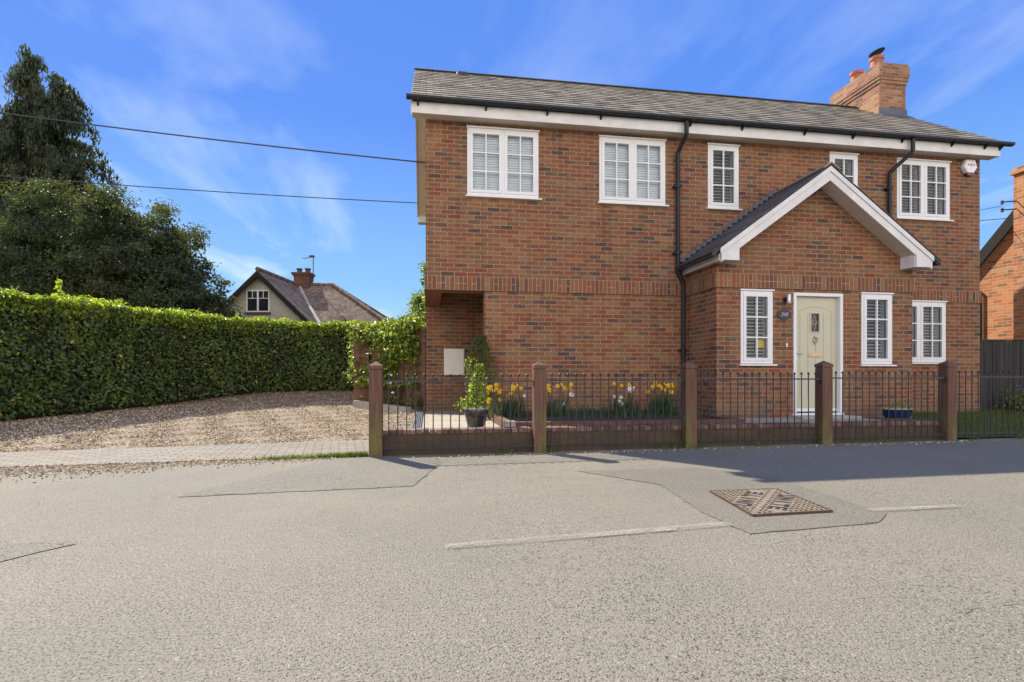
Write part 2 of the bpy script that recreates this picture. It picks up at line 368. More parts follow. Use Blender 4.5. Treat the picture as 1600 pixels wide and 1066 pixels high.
M_hedge = var_mat('laurel_leaf', [(0, (.085, .055, .03)), (.10, (.060, .078, .03)), (.35, (.085, .13, .042)), (.65, (.14, .20, .05)), (.93, (.28, .33, .08)), (.955, (.50, .36, .04)), (1, (.65, .50, .06))], .30, .42, (2.2, 2.3, .5), .5)
M_hedgetop = var_mat('laurel_sunlit_top', [(0, (.11, .17, .025)), (.5, (.27, .35, .04)), (1, (.48, .52, .10))], .22, .45, (1.5, 1.6, .5), .5)  # lighter leaf colour carries the sunlit look of the hedge top
M_yew = var_mat('dark_evergreen_leaf', [(0, (.036, .048, .032)), (.5, (.062, .084, .042)), (.85, (.11, .13, .045)), (1, (.22, .20, .05))], .6, .3, (2.0, 1.9, .6), .3)
M_conif = var_mat('cypress_leaf', [(0, (.035, .048, .034)), (.5, (.065, .085, .05)), (1, (.13, .13, .065))], .65, .25, (1.8, 1.8, .8), .3)
M_climb = var_mat('climber_leaf', [(0, (.08, .13, .02)), (.5, (.20, .27, .04)), (.9, (.34, .38, .07)), (1, (.50, .42, .10))], .4, .4, (1.7, 1.8, .5), .4)
M_bark = plain('bark', (.06, .042, .03), .95, .35, 14, bump=1)
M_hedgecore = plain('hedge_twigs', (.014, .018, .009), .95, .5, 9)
M_grass = var_mat('grass_blade', [(0, (.05, .085, .018)), (.6, (.10, .15, .03)), (1, (.22, .23, .06))], .6, .4, (1.6, 1.7, .5), .3)
M_daffleaf = var_mat('daffodil_leaf', [(0, (.03, .065, .03)), (1, (.07, .12, .05))], .5, .3)
M_daff = plain('daffodil_yellow', (.85, .55, .01), .5, .1, 20)
M_daffw = plain('narcissus_white', (.80, .80, .74), .5, .05, 20)
M_lawn = plain('lawn_soil', (.05, .065, .02), .95, .35, 6, bump=1)
M_earth = plain('earth', (.10, .085, .05), .95, .3, 3)

def slate(name, stops):
    m, nt, b = new_mat(name); g = G(nt); p = g.pos()
    c = g.ramp(g.attr(), stops)
    c = g.mix(g.mr(g.noise(p, 9, 5, .7), .45, .75, 0, .45), c, (.28, .25, .19))
    c = g.mix(g.mr(g.noise(p, 60, 4, .7), .5, .75, 0, .35), c, (.10, .10, .09))
    g.l(c, b.inputs['Base Color']); b.inputs['Roughness'].default_value = .6; g.bump(g.noise(g.scale(p, (1, 3, 3)), 30, 4, .6), .3, .003, b); return m
M_slate = slate('weathered_slate', [(0, (.17, .142, .095)), (.5, (.30, .255, .17)), (1, (.44, .38, .26))])
M_slate2 = slate('porch_slate', [(0, (.045, .045, .05)), (.5, (.06, .06, .065)), (1, (.08, .08, .082))])
M_ridge = plain('dark_ridge_tile', (.035, .034, .036), .6, .3, 8)
def tileroof():
    m, nt, b = new_mat('mossy_clay_tiles'); g = G(nt); p = g.pos(); sp = g.n('SeparateXYZ'); g.l(p, sp.inputs[0])
    c = g.ramp(g.voro(p, 6.5, 'F1', 'Color'), [(0, (.10, .065, .045)), (.5, (.22, .15, .10)), (1, (.36, .26, .17))])
    c = g.mix(g.mr(g.noise(p, 12, 6, .75), .55, .7, 0, .8), c, (.30, .27, .2)); c = g.mix(g.mr(g.noise(p, 7, 4, .7), .55, .75, 0, .7), c, (.055, .05, .035))
    saw = g.math('FRACT', g.math('DIVIDE', sp.outputs[2], .075)); c = g.mix(g.mr(saw, 0, .22, .65, 0), c, (.03, .026, .022))
    g.l(c, b.inputs['Base Color']); b.inputs['Roughness'].default_value = .9; g.bump(saw, .8, .02, b); return m
M_tiles = tileroof()
def wood_post():
    m, nt, b = new_mat('red_brown_stained_post'); g = G(nt); p = g.pos(); sp = g.n('SeparateXYZ'); g.l(p, sp.inputs[0])
    gr = g.noise(g.scale(p, (38, 38, 1.6)), 1, 6, .7)
    c = g.ramp(gr, [(.3, (.05, .023, .015)), (.5, (.12, .054, .032)), (.7, (.21, .11, .065))])
    c = g.mix(g.mr(g.noise(p, 4, 4, .6), .35, .7, 0, .4), c, (.13, .07, .045))
    gn = g.math('MULTIPLY', g.mr(sp.outputs[2], .16, .58, 1, 0), g.mr(g.noise(g.scale(p, (9, 9, 3)), 1, 5, .7), .42, .58, 0, .85))
    c = g.mix(gn, c, (.14, .145, .03))
    c = g.mix(g.mr(g.noise(g.scale(p, (70, 70, 2)), 1, 3, .6), .62, .7, 0, .7), c, (.03, .018, .014))
    g.l(c, b.inputs['Base Color']); b.inputs['Roughness'].default_value = .75; g.bump(gr, .5, .006, b); return m
M_post = wood_post()
def fence_wood():
    m, nt, b = new_mat('dark_fence_boards'); g = G(nt); p = g.pos()
    gr = g.noise(g.scale(p, (30, 30, 1.2)), 1, 6, .7)
    c = g.ramp(gr, [(.3, (.022, .022, .022)), (.5, (.045, .044, .042)), (.7, (.08, .076, .07))]); c = g.mix(.5, c, g.mix(1, c, g.ramp(g.attr(), [(0, .55), (1, 1.5)]), 'MULTIPLY'))
    g.l(c, b.inputs['Base Color']); b.inputs['Roughness'].default_value = .85; g.bump(gr, .5, .004, b); return m
M_fence = fence_wood()
def paver():
    m, nt, b = new_mat('block_paving'); g = G(nt); p = g.pos()
    rt = g.n('Mapping'); g.l(p, rt.inputs[0]); rt.inputs['Rotation'].default_value = (0, 0, -math.atan(.156))
    w = g.n('VectorMath', operation='ADD'); g.l(rt.outputs[0], w.inputs[0]); nv = g.n('TexNoise'); g.l(p, nv.inputs['Vector']); nv.inputs['Scale'].default_value = 25
    sc = g.n('VectorMath', operation='SCALE'); g.l(nv.outputs['Color'], sc.inputs[0]); sc.inputs['Scale'].default_value = .012; g.l(sc.outputs[0], w.inputs[1])
    bt = g.n('TexBrick'); g.l(w.outputs[0], bt.inputs['Vector']); bt.inputs['Scale'].default_value = 1; bt.inputs['Brick Width'].default_value = .2; bt.inputs['Row Height'].default_value = .1
    bt.inputs['Mortar Size'].default_value = .008; bt.inputs['Mortar Smooth'].default_value = .3; bt.inputs['Color1'].default_value = (0, 0, 0, 1); bt.inputs['Color2'].default_value = (1, 1, 1, 1)
    c = g.ramp(bt.outputs['Color'], [(0, (.185, .165, .125)), (.5, (.225, .20, .155)), (1, (.27, .235, .18))])
    c = g.mix(g.mr(g.noise(p, 60, 4, .7), .4, .7, 0, .4), c, (.20, .18, .15)); c = g.mix(bt.outputs['Fac'], c, (.06, .05, .028))
    c = g.mix(g.mr(g.noise(p, 2.5, 5, .7), .5, .75, 0, .4), c, (.27, .235, .17))
    g.l(c, b.inputs['Base Color']); b.inputs['Roughness'].default_value = .85
    g.bump(g.math('SUBTRACT', g.math('MULTIPLY', g.noise(p, 90, 3, .7), .3), bt.outputs['Fac']), .8, .006, b); return m
M_paver = paver()
def slabmat():
    m, nt, b = new_mat('pale_stone_slab'); g = G(nt); p = g.pos()
    bt = g.n('TexBrick'); g.l(p, bt.inputs['Vector']); bt.inputs['Scale'].default_value = 1; bt.inputs['Brick Width'].default_value = .9; bt.inputs['Row Height'].default_value = .6; bt.inputs['Mortar Size'].default_value = .006
    bt.inputs['Color1'].default_value = (.36, .32, .235, 1); bt.inputs['Color2'].default_value = (.39, .345, .255, 1); bt.inputs['Mortar'].default_value = (.2, .17, .12, 1)
    c = g.mix(g.mr(g.noise(p, 5, 6, .7), .4, .75, 0, .5), bt.outputs['Color'], (.32, .29, .23)); g.l(c, b.inputs['Base Color']); b.inputs['Roughness'].default_value = .85
    g.bump(g.noise(p, 60, 4, .7), .4, .003, b); return m
M_slab = slabmat()
def castmat():
    m, nt, b = new_mat('worn_cover_steel'); g = G(nt); p = g.pos()
    c = g.mix(g.mr(g.noise(p, 25, 5, .7), .45, .7), (.33, .275, .20), (.20, .125, .075)); g.l(c, b.inputs['Base Color']); b.inputs['Roughness'].default_value = .5; b.inputs['Metallic'].default_value = .25
    g.bump(g.noise(p, 200, 2, .6), .3, .002, b); return m
M_cast = castmat()
M_hole = plain('cover_dark_recess', (.02, .015, .012), .9, .3, 20)

# ------------------------------------------------------------------ ground
def rz(x): return .007*max(0., min(x, 12.))
def struct(o, label=None): tag(o, label, None, None, 'structure'); return o
mb = MB(); mb.quad((-500, -300, -.06), (500, -300, -.06), (500, 700, -.06), (-500, 700, -.06)); struct(mb.build('ground', M_earth))
mb = MB()
xs = [-60, -20, 0, 4, 8, 12, 60]
for i in range(len(xs)-1):
    a, b_ = xs[i], xs[i+1]
    mb.quad((a, -14, rz(a)), (b_, -14, rz(b_)), (b_, 6.34, rz(b_)), (a, 6.34, rz(a)))
# road edge beside the block paving
struct(mb.build('road', M_road))
def sheet(name, pts, mat, dz=.004, wob=0):
    P = []
    for i in range(len(pts)):
        a, b2 = Vector(pts[i]), Vector(pts[(i+1) % len(pts)])
        n = max(1, int((b2-a).length/.08)) if wob else 1
        for k in range(n):
            q = a.lerp(b2, k/n)
            if k: q = q + Vector((random.uniform(-wob, wob), random.uniform(-wob, wob)))
            P.append((q.x, q.y, rz(q.x)+dz))
    mb = MB(); mb.poly(P); return struct(mb.build(name, mat))
# old reinstatement patches and lines
sheet('road_patch', [(-1.86, 4.38), (-.12, 4.52), (.12, 5.6), (.1, 6.1), (-.6, 6.22), (-1.1, 6.05)], M_patch, .004, .012)
sheet('road_patch', [(-2.6, 2.2), (-1.87, 3.24), (-2.4, 3.30), (-3.2, 3.39), (-5.6, 3.5), (-5.6, 2.2)], M_patch, .004, .01)
sheet('road_patch', [(1.80, 2.80), (2.70, 2.88), (2.92, 3.05), (3.0, 4.3), (2.6, 4.9), (1.4, 4.95), (1.9, 4.2), (1.78, 3.3)], M_patch2, .004, .008)
def crack(pts, w=.008):
    P = []
    for i in range(len(pts)-1):
        a, b2 = Vector(pts[i]), Vector(pts[i+1]); n = max(1, int((b2-a).length/.05))
        for k in range(n): q = a.lerp(b2, k/n); P.append(q + Vector((random.uniform(-.016, .016), random.uniform(-.018, .018)))+Vector((0, .02*math.sin(q.x*9+q.y*5))))
    mb = MB()
    for i in range(len(P)-1):
        if random.random() < .38: continue
        t = (P[i+1]-P[i]).normalized(); nn = Vector((-t.y, t.x))*w*random.uniform(.12, .5)
        a, b2, c, d = P[i]-nn, P[i+1]-nn, P[i+1]+nn, P[i]+nn
        mb.quad(*[(q.x, q.y, rz(q.x)+.0085) for q in (a, b2, c, d)])
    return struct(mb.build('road_crack', M_crack))
crack([(-3.2, 3.40), (-2.4, 3.31), (-1.87, 3.26)], .008)
crack([(-1.87, 3.26), (-1.95, 2.9), (-2.3, 2.5)], .004)
crack([(-1.86, 4.38), (-.12, 4.52)], .009)
crack([(-4.2, 4.2), (-1.86, 4.38)], .005)
crack([(-.12, 4.52), (.14, 5.7), (.1, 6.1)], .006)
crack([(-.12, 4.52), (.8, 4.9), (1.6, 5.1)], .006)
crack([(1.78, 2.80), (2.72, 2.88)], .007)
crack([(.9, 4.7), (1.5, 4.5), (2.0, 4.15)], .007)
crack([(.55, 5.55), (1.4, 5.52)], .006)
crack([(1.95, 1.72), (2.25, 1.8), (2.7, 1.78)], .007)
def dash(a, b2, w=.055):
    a, b2 = Vector(a), Vector(b2); t = (b2-a).normalized(); n = Vector((-t.y, t.x))*w
    mb = MB(); P = []
    mb.poly([(q.x, q.y, rz(q.x)+.0085) for q in (a-n, b2-n, b2+n, a+n)]); return struct(mb.build('road_marking', M_paint))
dash((.09, 2.86), (1.80, 3.0), .042); dash((2.86, 3.13), (3.55, 3.13), .036)

# block paving strip and gravel drive
def py0(x): return 7.22+.156*(x+4.99)
def g_h(x, y):
    t = y-py0(min(x, -.8)); T = [(0, 0), (2.2, .08), (4, .17), (5.6, .27), (6.2, .32), (7.3, .49), (7.9, .62), (9, .75), (14, .9)]
    h = float(np.interp(t, [a for a, _ in T], [b_ for _, b_ in T]))
    k = min(1, max(0, (x+.85)/.35)); return h*(1-k)+k*max(h, .205)
mb = MB()
E0 = lambda x: 6.03+.085*(x+4.2)+(0 if x < -1.6 else .03*(x+1.6))
n = 40
for i in range(n):
    a = -14+(-.62+14)*i/n; b_ = -14+(-.62+14)*(i+1)/n
    mb.quad((a, E0(a), .012), (b_, E0(b_), .012), (b_, py0(b_), .016), (a, py0(a), .016))
    mb.quad((a, E0(a), -.02), (b_, E0(b_), -.02), (b_, E0(b_), .012), (a, E0(a), .012))
struct(mb.build('pavement', M_paver))
mb = MB(); X = np.arange(-14, -.07, .14); Y = np.arange(6.45, 16.6, .14)
for i in range(len(X)-1):
    for j in range(len(Y)-1):
        x0, x1, y0, y1 = X[i], X[i+1], Y[j], Y[j+1]
        def z(x, y):
            if x < -.5 and y < py0(x)-.05: return -.03
            return g_h(x, y)+.006*math.sin(x*7+y*3)+.005*math.sin(y*9-x*4)
        if x0 < -.75 and y1 < py0(x0)-.3: continue
        mb.quad((x0, y0, z(x0, y0)), (x1, y0, z(x1, y0)), (x1, y1, z(x1, y1)), (x0, y1, z(x0, y1)))
struct(mb.build('gravel_drive', M_gravel, smooth=True))
def pebbles(name, pts, smin, smax, label):
    # squashed octahedra with random axes
    pts = np.array(pts); n = len(pts)
    base = np.array([(1,0,0),(-1,0,0),(0,1,0),(0,-1,0),(0,0,1),(0,0,-1)], float)
    s = RNG.uniform(smin, smax, (n, 1, 1))*np.stack([RNG.uniform(.7, 1.3, n), RNG.uniform(.5, 1, n), RNG.uniform(.5, .9, n)], 1)[:, None, :]
    a = RNG.uniform(0, 2*np.pi, n); c, sn = np.cos(a), np.sin(a)
    v = base[None]*s+RNG.normal(0, .12, (n, 6, 3))*s
    x = v[..., 0]*c[:, None]-v[..., 1]*sn[:, None]; y = v[..., 0]*sn[:, None]+v[..., 1]*c[:, None]
    v = np.stack([x, y, v[..., 2]], -1)+pts[:, None, :]
    F = np.array([(0,2,4),(2,1,4),(1,3,4),(3,0,4),(2,0,5),(1,2,5),(3,1,5),(0,3,5)])
    f = (F[None]+6*np.arange(n)[:, None, None]).reshape(-1, 3)
    me = bpy.data.meshes.new(name); me.from_pydata(v.reshape(-1, 3).tolist(), [], f.tolist()); me.materials.append(M_stone)
    at = me.attributes.new('var', 'FLOAT', 'FACE'); at.data.foreach_set('value', np.repeat(RNG.random(n), 8))
    o = bpy.data.objects.new(name, me); COL.objects.link(o); tag(o, label, None, None, 'stuff'); return o
P = []
while len(P) < 42000:
    x = random.uniform(-9.5, -.22); y = random.uniform(6.5, 15.2)
    if random.random() > 1.6/(1+.22*(y-6.5)**1.1): continue
    if x < -.5 and y < py0(x)-.02+random.gauss(0, .03): continue
    P.append((x, y, g_h(x, y)+.004))
pebbles('gravel', P, .008, .020, 'loose tan gravel covering the driveway')
P = []
while len(P) < 8500:
    x = random.uniform(-7.5, -.7); t = abs(random.gauss(0, .30 if x < -2.6 else .16)); y = E0(x)-t+.02
    if random.random() > min(1, (-x-.5)/3.2): continue
    P.append((x, y, .004+(.012 if y > E0(x) else 0)))
for k in range(500):
    x = random.uniform(-.4, 7.6); P.append((x, 6.18-abs(random.gauss(0, .09)), rz(x)+.004))
pebbles('loose_grit', P, .004, .014, 'loose grit and gravel spilled along the road edge')

# patio slab beside the drive, path to the door
mb = MB(); mb.quad((-.07, 6.6, .235), (1.0, 6.6, .235), (1.0, 11.35, .20), (-.07, 11.35, .20)); mb.quad((1.0, 9.45, .214), (3.1, 9.45, .214), (3.1, 11.35, .20), (1.0, 11.35, .20))
struct(mb.build('patio', M_slab))
mb = MB(); mb.quad((4.2, 6.6, .22), (7.09, 6.6, .22), (7.09, 9.25, .235), (4.2, 9.25, .235)); struct(mb.build('path', M_slab))
# drain channel
dc = empty('drainage_channel', (-.145, 9, .2), 'grooved grey drainage channel between the gravel and the pale slab', 'drain')
mb = MB()
for k in range(5): mb.box(-.205+k*.026, -.192+k*.026, 6.6, 11.3, .19, .243)
mb.build('grate_bars', M_lead, dc); mb = MB(); mb.box(-.215, -.075, 6.6, 11.3, .15, .225); mb.build('channel_body', M_steel, dc)
# lawn right of the last post
mb = MB(); n = 14
for i in range(n):
    y0 = 6.42+(10.6-6.42)*i/n; y1 = 6.42+(10.6-6.42)*(i+1)/n; zz = lambda y: .06+.19*min(1, (y-6.42)/3.4)
    mb.quad((7.1, y0, zz(y0)), (16, y0, zz(y0)), (16, y1, zz(y1)), (7.1, y1, zz(y1)))
struct(mb.build('lawn', M_lawn))
def blades(name, pts, h0, h1, w, label, mat=None, lean=.35):
    pts = np.array(pts); n = len(pts); a = RNG.uniform(0, 2*np.pi, n); h = RNG.uniform(h0, h1, n)
    d = np.stack([np.cos(a), np.sin(a), 0*a], 1); l = RNG.normal(0, lean, (n, 2))*h[:, None]
    tip = pts+np.stack([l[:, 0], l[:, 1], h], 1); mid = pts+np.stack([l[:, 0]*.35, l[:, 1]*.35, h*.55], 1)
    v = np.stack([pts-d*w, pts+d*w, mid+d*w*.8, mid-d*w*.8, tip], 1).reshape(-1, 3)
    b = 5*np.arange(n)[:, None]; q = (b+np.array([0, 1, 2, 3])).tolist(); t = (b+np.array([3, 2, 4])).tolist()
    me = bpy.data.meshes.new(name); me.from_pydata(v.tolist(), [], q+t); me.materials.append(mat or M_grass)
    r = RNG.random(n); at = me.attributes.new('var', 'FLOAT', 'FACE'); at.data.foreach_set('value', np.concatenate([r, r]))
    return me
def stuff_obj(me, name, label):
    o = bpy.data.objects.new(name, me); COL.objects.link(o); tag(o, label, None, None, 'stuff'); return o
P = []
for k in range(26000):
    x = random.uniform(7.15, 12.5); y = 6.45+(10.2-6.45)*random.random(); P.append((x, y, .06+.19*min(1, (y-6.42)/3.4)))
stuff_obj(blades('lawn_grass', P, .02, .055, .0025, ''), 'grass', 'short mown lawn grass right of the last fence post')
P = []
for k in range(2600):
    x = -.68-abs(random.gauss(0, .55)); y = E0(x)-.02+random.gauss(0, .025)
    if x < -.95 and random.random() < .35+.2*math.sin(x*9): continue
    P.append((x, y, 0))
stuff_obj(blades('verge_grass', P, .015, .07, .003, ''), 'grass', 'yellow green grass tufts along the edge of the block paving')
P = []
for c in (.9, 2.9, 3.05, 3.3, 4.2, 5.9, 7.3, 8.1, 1.45):
    for k in range(26): x = c+random.gauss(0, .06); P.append((x, 6.23+random.gauss(0, .03), rz(x)))
stuff_obj(blades('weeds', P, .03, .11, .003, '', lean=.6), 'weeds', 'small weeds growing at the foot of the railing')

# ------------------------------------------------------------------ brick house
H = empty('brick_house', (5.4, 9.2, 0), 'two storey red brick detached house with white windows, slate roof and gabled entrance porch', 'house')
def wall_y(mb, y0, y1, xr, zr, holes):      # wall between y0 (outer) and y1 with real openings
    xs = sorted(set([xr[0], xr[1]]+[h[0] for h in holes]+[h[1] for h in holes])); zs = sorted(set([zr[0], zr[1]]+[h[2] for h in holes]+[h[3] for h in holes]))
    def solid(i, j):
        if i < 0 or j < 0 or i >= len(xs)-1 or j >= len(zs)-1: return False
        cx, cz = (xs[i]+xs[i+1])/2, (zs[j]+zs[j+1])/2
        return not any(h[0] < cx < h[1] and h[2] < cz < h[3] for h in holes)
    for i in range(len(xs)-1):
        for j in range(len(zs)-1):
            if not solid(i, j): continue
            a, b, c, d = xs[i], xs[i+1], zs[j], zs[j+1]
            mb.quad((a, y0, c), (b, y0, c), (b, y0, d), (a, y0, d)); mb.quad((b, y1, c), (a, y1, c), (a, y1, d), (b, y1, d))
            if not solid(i-1, j): mb.quad((a, y1, c), (a, y0, c), (a, y0, d), (a, y1, d))
            if not solid(i+1, j): mb.quad((b, y0, c), (b, y1, c), (b, y1, d), (b, y0, d))
            if not solid(i, j-1): mb.quad((a, y1, c), (b, y1, c), (b, y0, c), (a, y0, c))
            if not solid(i, j+1): mb.quad((a, y0, d), (b, y0, d), (b, y1, d), (a, y1, d))
WIN = [('u1', .67, 1.91, 4.02, 5.17, 2, 'closed'), ('u2', 3.01, 4.25, 4.02, 5.17, 2, 'closed'), ('u3', 5.08, 5.69, 4.02, 5.17, 1, 'shut'), ('u4', 7.57, 8.17, 4.02, 5.17, 1, 'shut'), ('u5', 9.03, 10.22, 4.02, 5.15, 2, 'shut'), ('l5', 8.94, 10.13, 1.20, 2.385, 2, 'shut')]
PW = [('p1', 5.12, 5.70, 1.13, 2.34, 1, 'shut'), ('p2', 7.37, 7.97, 1.13, 2.34, 1, 'shut')]
FY = 9.2; PY = 8.22
mb = MB()
wall_y(mb, FY, FY+.28, (-.03, 10.93), (.0, 5.27), [(w[1], w[2], w[3], w[4]) for w in WIN]+[(-.03, .97, .0, 2.38), (5.6, 7.6, .3, 2.3)])
mb.prism([(9.48, 2.38), (11.3, 2.38), (11.3, 0), (14.8, 0), (14.8, 5.3), (11.9, 7.40), (9.48, 5.68)], 'x', -.03, .25)
mb.prism([(9.48, 0), (14.8, 0), (14.8, 5.3), (11.9, 7.40), (9.48, 5.68)], 'x', 10.65, 10.93)
mb.box(.25, 10.65, 14.52, 14.8, 0, 5.3)
mb.box(.25, 3.1, 11.3, 11.5, 0, 2.75); mb.box(3.1, 3.3, 9.48, 11.5, 0, 2.75)
mb.build('wall', M_brick, H)
mb = MB(); mb.box(.25, 3.1, 9.48, 11.3, 2.70, 2.80); mb.quad((-.028, 9.202, 2.376), (.25, 9.202, 2.376), (.25, 11.3, 2.376), (-.028, 11.3, 2.376)); mb.quad((.25, 9.202, 2.376), (.97, 9.202, 2.376), (.97, 9.48, 2.376), (.25, 9.48, 2.376))
mb.build('porch_ceiling', M_redsoffit, H)
# soldier courses, proud of the wall
mb = MB(); mb.box(-.045, 4.69, FY-.026, FY+.02, 2.388, 2.621); mb.box(8.38, 10.945, FY-.026, FY+.02, 2.388, 2.621); mb.box(-.045, -.02, FY+.02, 11.3, 2.388, 2.621)
mb.box(4.664, 8.406, PY-.026, PY+.02, 2.388, 2.621); mb.box(4.664, 4.70, PY+.02, FY-.026, 2.388, 2.621); mb.box(8.37, 8.406, PY+.02, FY-.026, 2.388, 2.621)
mb.build('soldier_course', M_sold, H)
# floors / room boxes that keep the inside dark
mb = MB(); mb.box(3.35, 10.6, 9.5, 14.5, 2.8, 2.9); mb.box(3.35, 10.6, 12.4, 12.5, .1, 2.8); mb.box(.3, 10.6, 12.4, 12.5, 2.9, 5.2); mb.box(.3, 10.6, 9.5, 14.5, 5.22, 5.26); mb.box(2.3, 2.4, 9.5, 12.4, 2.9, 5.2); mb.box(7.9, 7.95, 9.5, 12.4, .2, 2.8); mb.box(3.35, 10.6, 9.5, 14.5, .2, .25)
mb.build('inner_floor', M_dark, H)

def window(spec, y, label=None):
    nm, x0, x1, z0, z1, nl, blind = spec
    fr = MB(); t = .045; yf = y-.012
    # outer frame
    fr.box(x0, x1, yf, y+.06, z1-t, z1); fr.box(x0, x1, yf, y+.06, z0, z0+t); fr.box(x0, x0+t, yf, y+.06, z0+t, z1-t); fr.box(x1-t, x1, yf, y+.06, z0+t, z1-t)
    w = fr.build('window', M_white, H, bevel=.004)
    if label: w['label'] = label
    L = [(x0+t, x1-t)] if nl == 1 else [(x0+t, (x0+x1)/2-.022), ((x0+x1)/2+.022, x1-t)]
    if nl == 2:
        m = MB(); m.box((x0+x1)/2-.022, (x0+x1)/2+.022, yf-.001, y+.06, z0+t, z1-t); m.build('mullion', M_white, w)
    for a, b in L:
        s = .052; m = MB(); ys = yf-.010
        zl, zh = z0+t, z1-t
        m.box(a, b, ys, y+.03, zh-s, zh); m.box(a, b, ys, y+.03, zl, zl+s); m.box(a, a+s, ys, y+.03, zl+s, zh-s); m.box(b-s, b, ys, y+.03, zl+s, zh-s)
        m.build('casement', M_white, w, bevel=.004)
        m = MB(); gx = (a+b)/2; m.box(gx-.011, gx+.011, ys+.004, y+.020, zl+s, zh-s)
        for k in (1, 2):
            gz = zl+s+(zh-zl-2*s)*k/3; m.box(a+s, gx-.011, ys+.005, y+.019, gz-.011, gz+.011); m.box(gx+.011, b-s, ys+.005, y+.019, gz-.011, gz+.011)
        m.build('glazing_bars', M_white, w)
        m = MB(); m.quad((a+s, y+.012, zl+s), (b-s, y+.012, zl+s), (b-s, y+.012, zh-s), (a+s, y+.012, zh-s)); m.build('glass_pane', M_glass, w)
        m = MB()
        if blind == 'closed':
            z = zl; 
            while z < zh: m.quad((a, y+.075, z), (b, y+.075, z), (b, y+.088, z+.046), (a, y+.088, z+.046)); z += .044
            m.build('blind', M_blindl, w)
        else:
            z = zl+.06; sa = random.uniform(.020, .026)
            while z < zh-.05: m.hexa([(a+.045, y+.085, z-.006), (b-.045, y+.085, z-.006), (b-.045, y+.135, z+sa-.006), (a+.045, y+.135, z+sa-.006), (a+.045, y+.085, z), (b-.045, y+.085, z), (b-.045, y+.135, z+sa), (a+.045, y+.135, z+sa)]); z += .058
            m.box(a, a+.045, y+.08, y+.14, zl, zh); m.box(b-.045, b, y+.08, y+.14, zl, zh); m.box(a+.045, b-.045, y+.08, y+.14, zh-.05, zh); m.box(a+.045, b-.045, y+.08, y+.14, zl, zl+.05)
            m.build('shutter', M_blindw, w)
    m = MB(); m.hexa([(x0-.03, y-.055, z0-.036), (x1+.055, y-.055, z0-.036), (x1+.055, y+.1, z0-.036), (x0-.03, y+.1, z0-.036), (x0-.03, y-.055, z0-.012), (x1+.055, y-.055, z0-.012), (x1+.055, y+.1, z0-.001), (x0-.03, y+.1, z0-.001)])
    m.build('sill', M_white, w, bevel=.003)
    m = MB(); m.box(x0-.015, x1+.02, y-.035, y+.1, z1+.001, z1+.026); m.build('head_trim', M_white, w, bevel=.003)
    return w
for s in WIN: window(s, FY, 'upper window with closed pale blinds' if s[6] == 'closed' else None)

# porch walls
mb = MB()
wall_y(mb, PY, PY+.28, (4.69, 8.38), (.0, 2.85), [(w[1], w[2], w[3], w[4]) for w in PW]+[(6.08, 7.01, .26, 2.33)])
mb.poly([(4.69, PY, 2.85), (8.38, PY, 2.85), (8.32, PY, 2.90), (6.535, PY, 4.20), (4.75, PY, 2.90)])
mb.box(4.69, 4.97, PY+.28, FY, 0, 2.9); mb.box(8.10, 8.38, PY+.28, FY, 0, 2.9)
mb.build('porch_wall', M_brick, H)
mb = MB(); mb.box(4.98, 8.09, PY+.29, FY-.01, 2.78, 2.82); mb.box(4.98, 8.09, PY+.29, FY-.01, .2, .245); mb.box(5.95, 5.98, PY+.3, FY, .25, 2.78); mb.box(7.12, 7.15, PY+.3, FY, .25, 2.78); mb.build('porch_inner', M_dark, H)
for s in PW: window(s, PY)
# door
D = MB(); t = .055
D.box(6.08, 6.08+t, PY-.02, PY+.11, .30, 2.33); D.box(7.01-t, 7.01, PY-.02, PY+.11, .30, 2.33); D.box(6.08+t, 7.01-t, PY-.02, PY+.11, 2.33-t, 2.33); D.box(6.07, 7.02, PY-.03, PY+.13, .262, .298)
fr = D.build('door_frame', M_white, H, bevel=.004)
mb = MB(); dx0, dx1, dz0, dz1 = 6.137, 6.953, .32, 2.272; yd = PY+.055
holes = [(6.455, 6.61, 1.68, 1.99)]
wall_y(mb, yd, yd+.045, (dx0, dx1), (dz0, dz1), holes)
door = mb.build('door', M_door, H)
mb = MB()
for k in range(5):
    x = 6.25+k*.148
    segs = [(.62, 1.62)] if k in (1, 2, 3) and abs(x-6.53) < .1 else [(.55, 2.0)]
    for a, b in segs: mb.box(x-.004, x+.004, yd-.003, yd+.001, a, b)
pts = [(6.23+.62*i/16, 2.02+.085*math.sin(math.pi*i/16)) for i in range(17)]
for a, b in zip(pts, pts[1:]): mb.quad((a[0], yd-.002, a[1]-.006), (b[0], yd-.002, b[1]-.006), (b[0], yd-.002, b[1]+.006), (a[0], yd-.002, a[1]+.006))
mb.build('panel_grooves', M_doorline, door)
mb = MB(); mb.box(dx0+.005, dx1-.005, yd-.015, yd, dz0+.002, dz0+.055); mb.build('weather_bar', M_white, door)
mb = MB()
for (a, b, c, d) in ((6.435, 6.455, 1.66, 2.01), (6.61, 6.63, 1.66, 2.01), (6.455, 6.61, 1.99, 2.01), (6.455, 6.61, 1.66, 1.68)): mb.box(a, b, yd-.012, yd, c, d)
mb.build('pane_surround', M_door, door)
mb = MB(); mb.quad((6.455, yd+.02, 1.68), (6.61, yd+.02, 1.68), (6.61, yd+.02, 1.99), (6.455, yd+.02, 1.99)); pane = mb.build('door_pane', plain('leaded_dark_glass', (.035, .03, .032), .1, .3, 60), door)
mb = MB(); cx, cz = 6.532, 1.835
def loop(pts, r=.0035):
    mb.tube([(p[0], yd+.014, p[1]) for p in pts], r, 5)
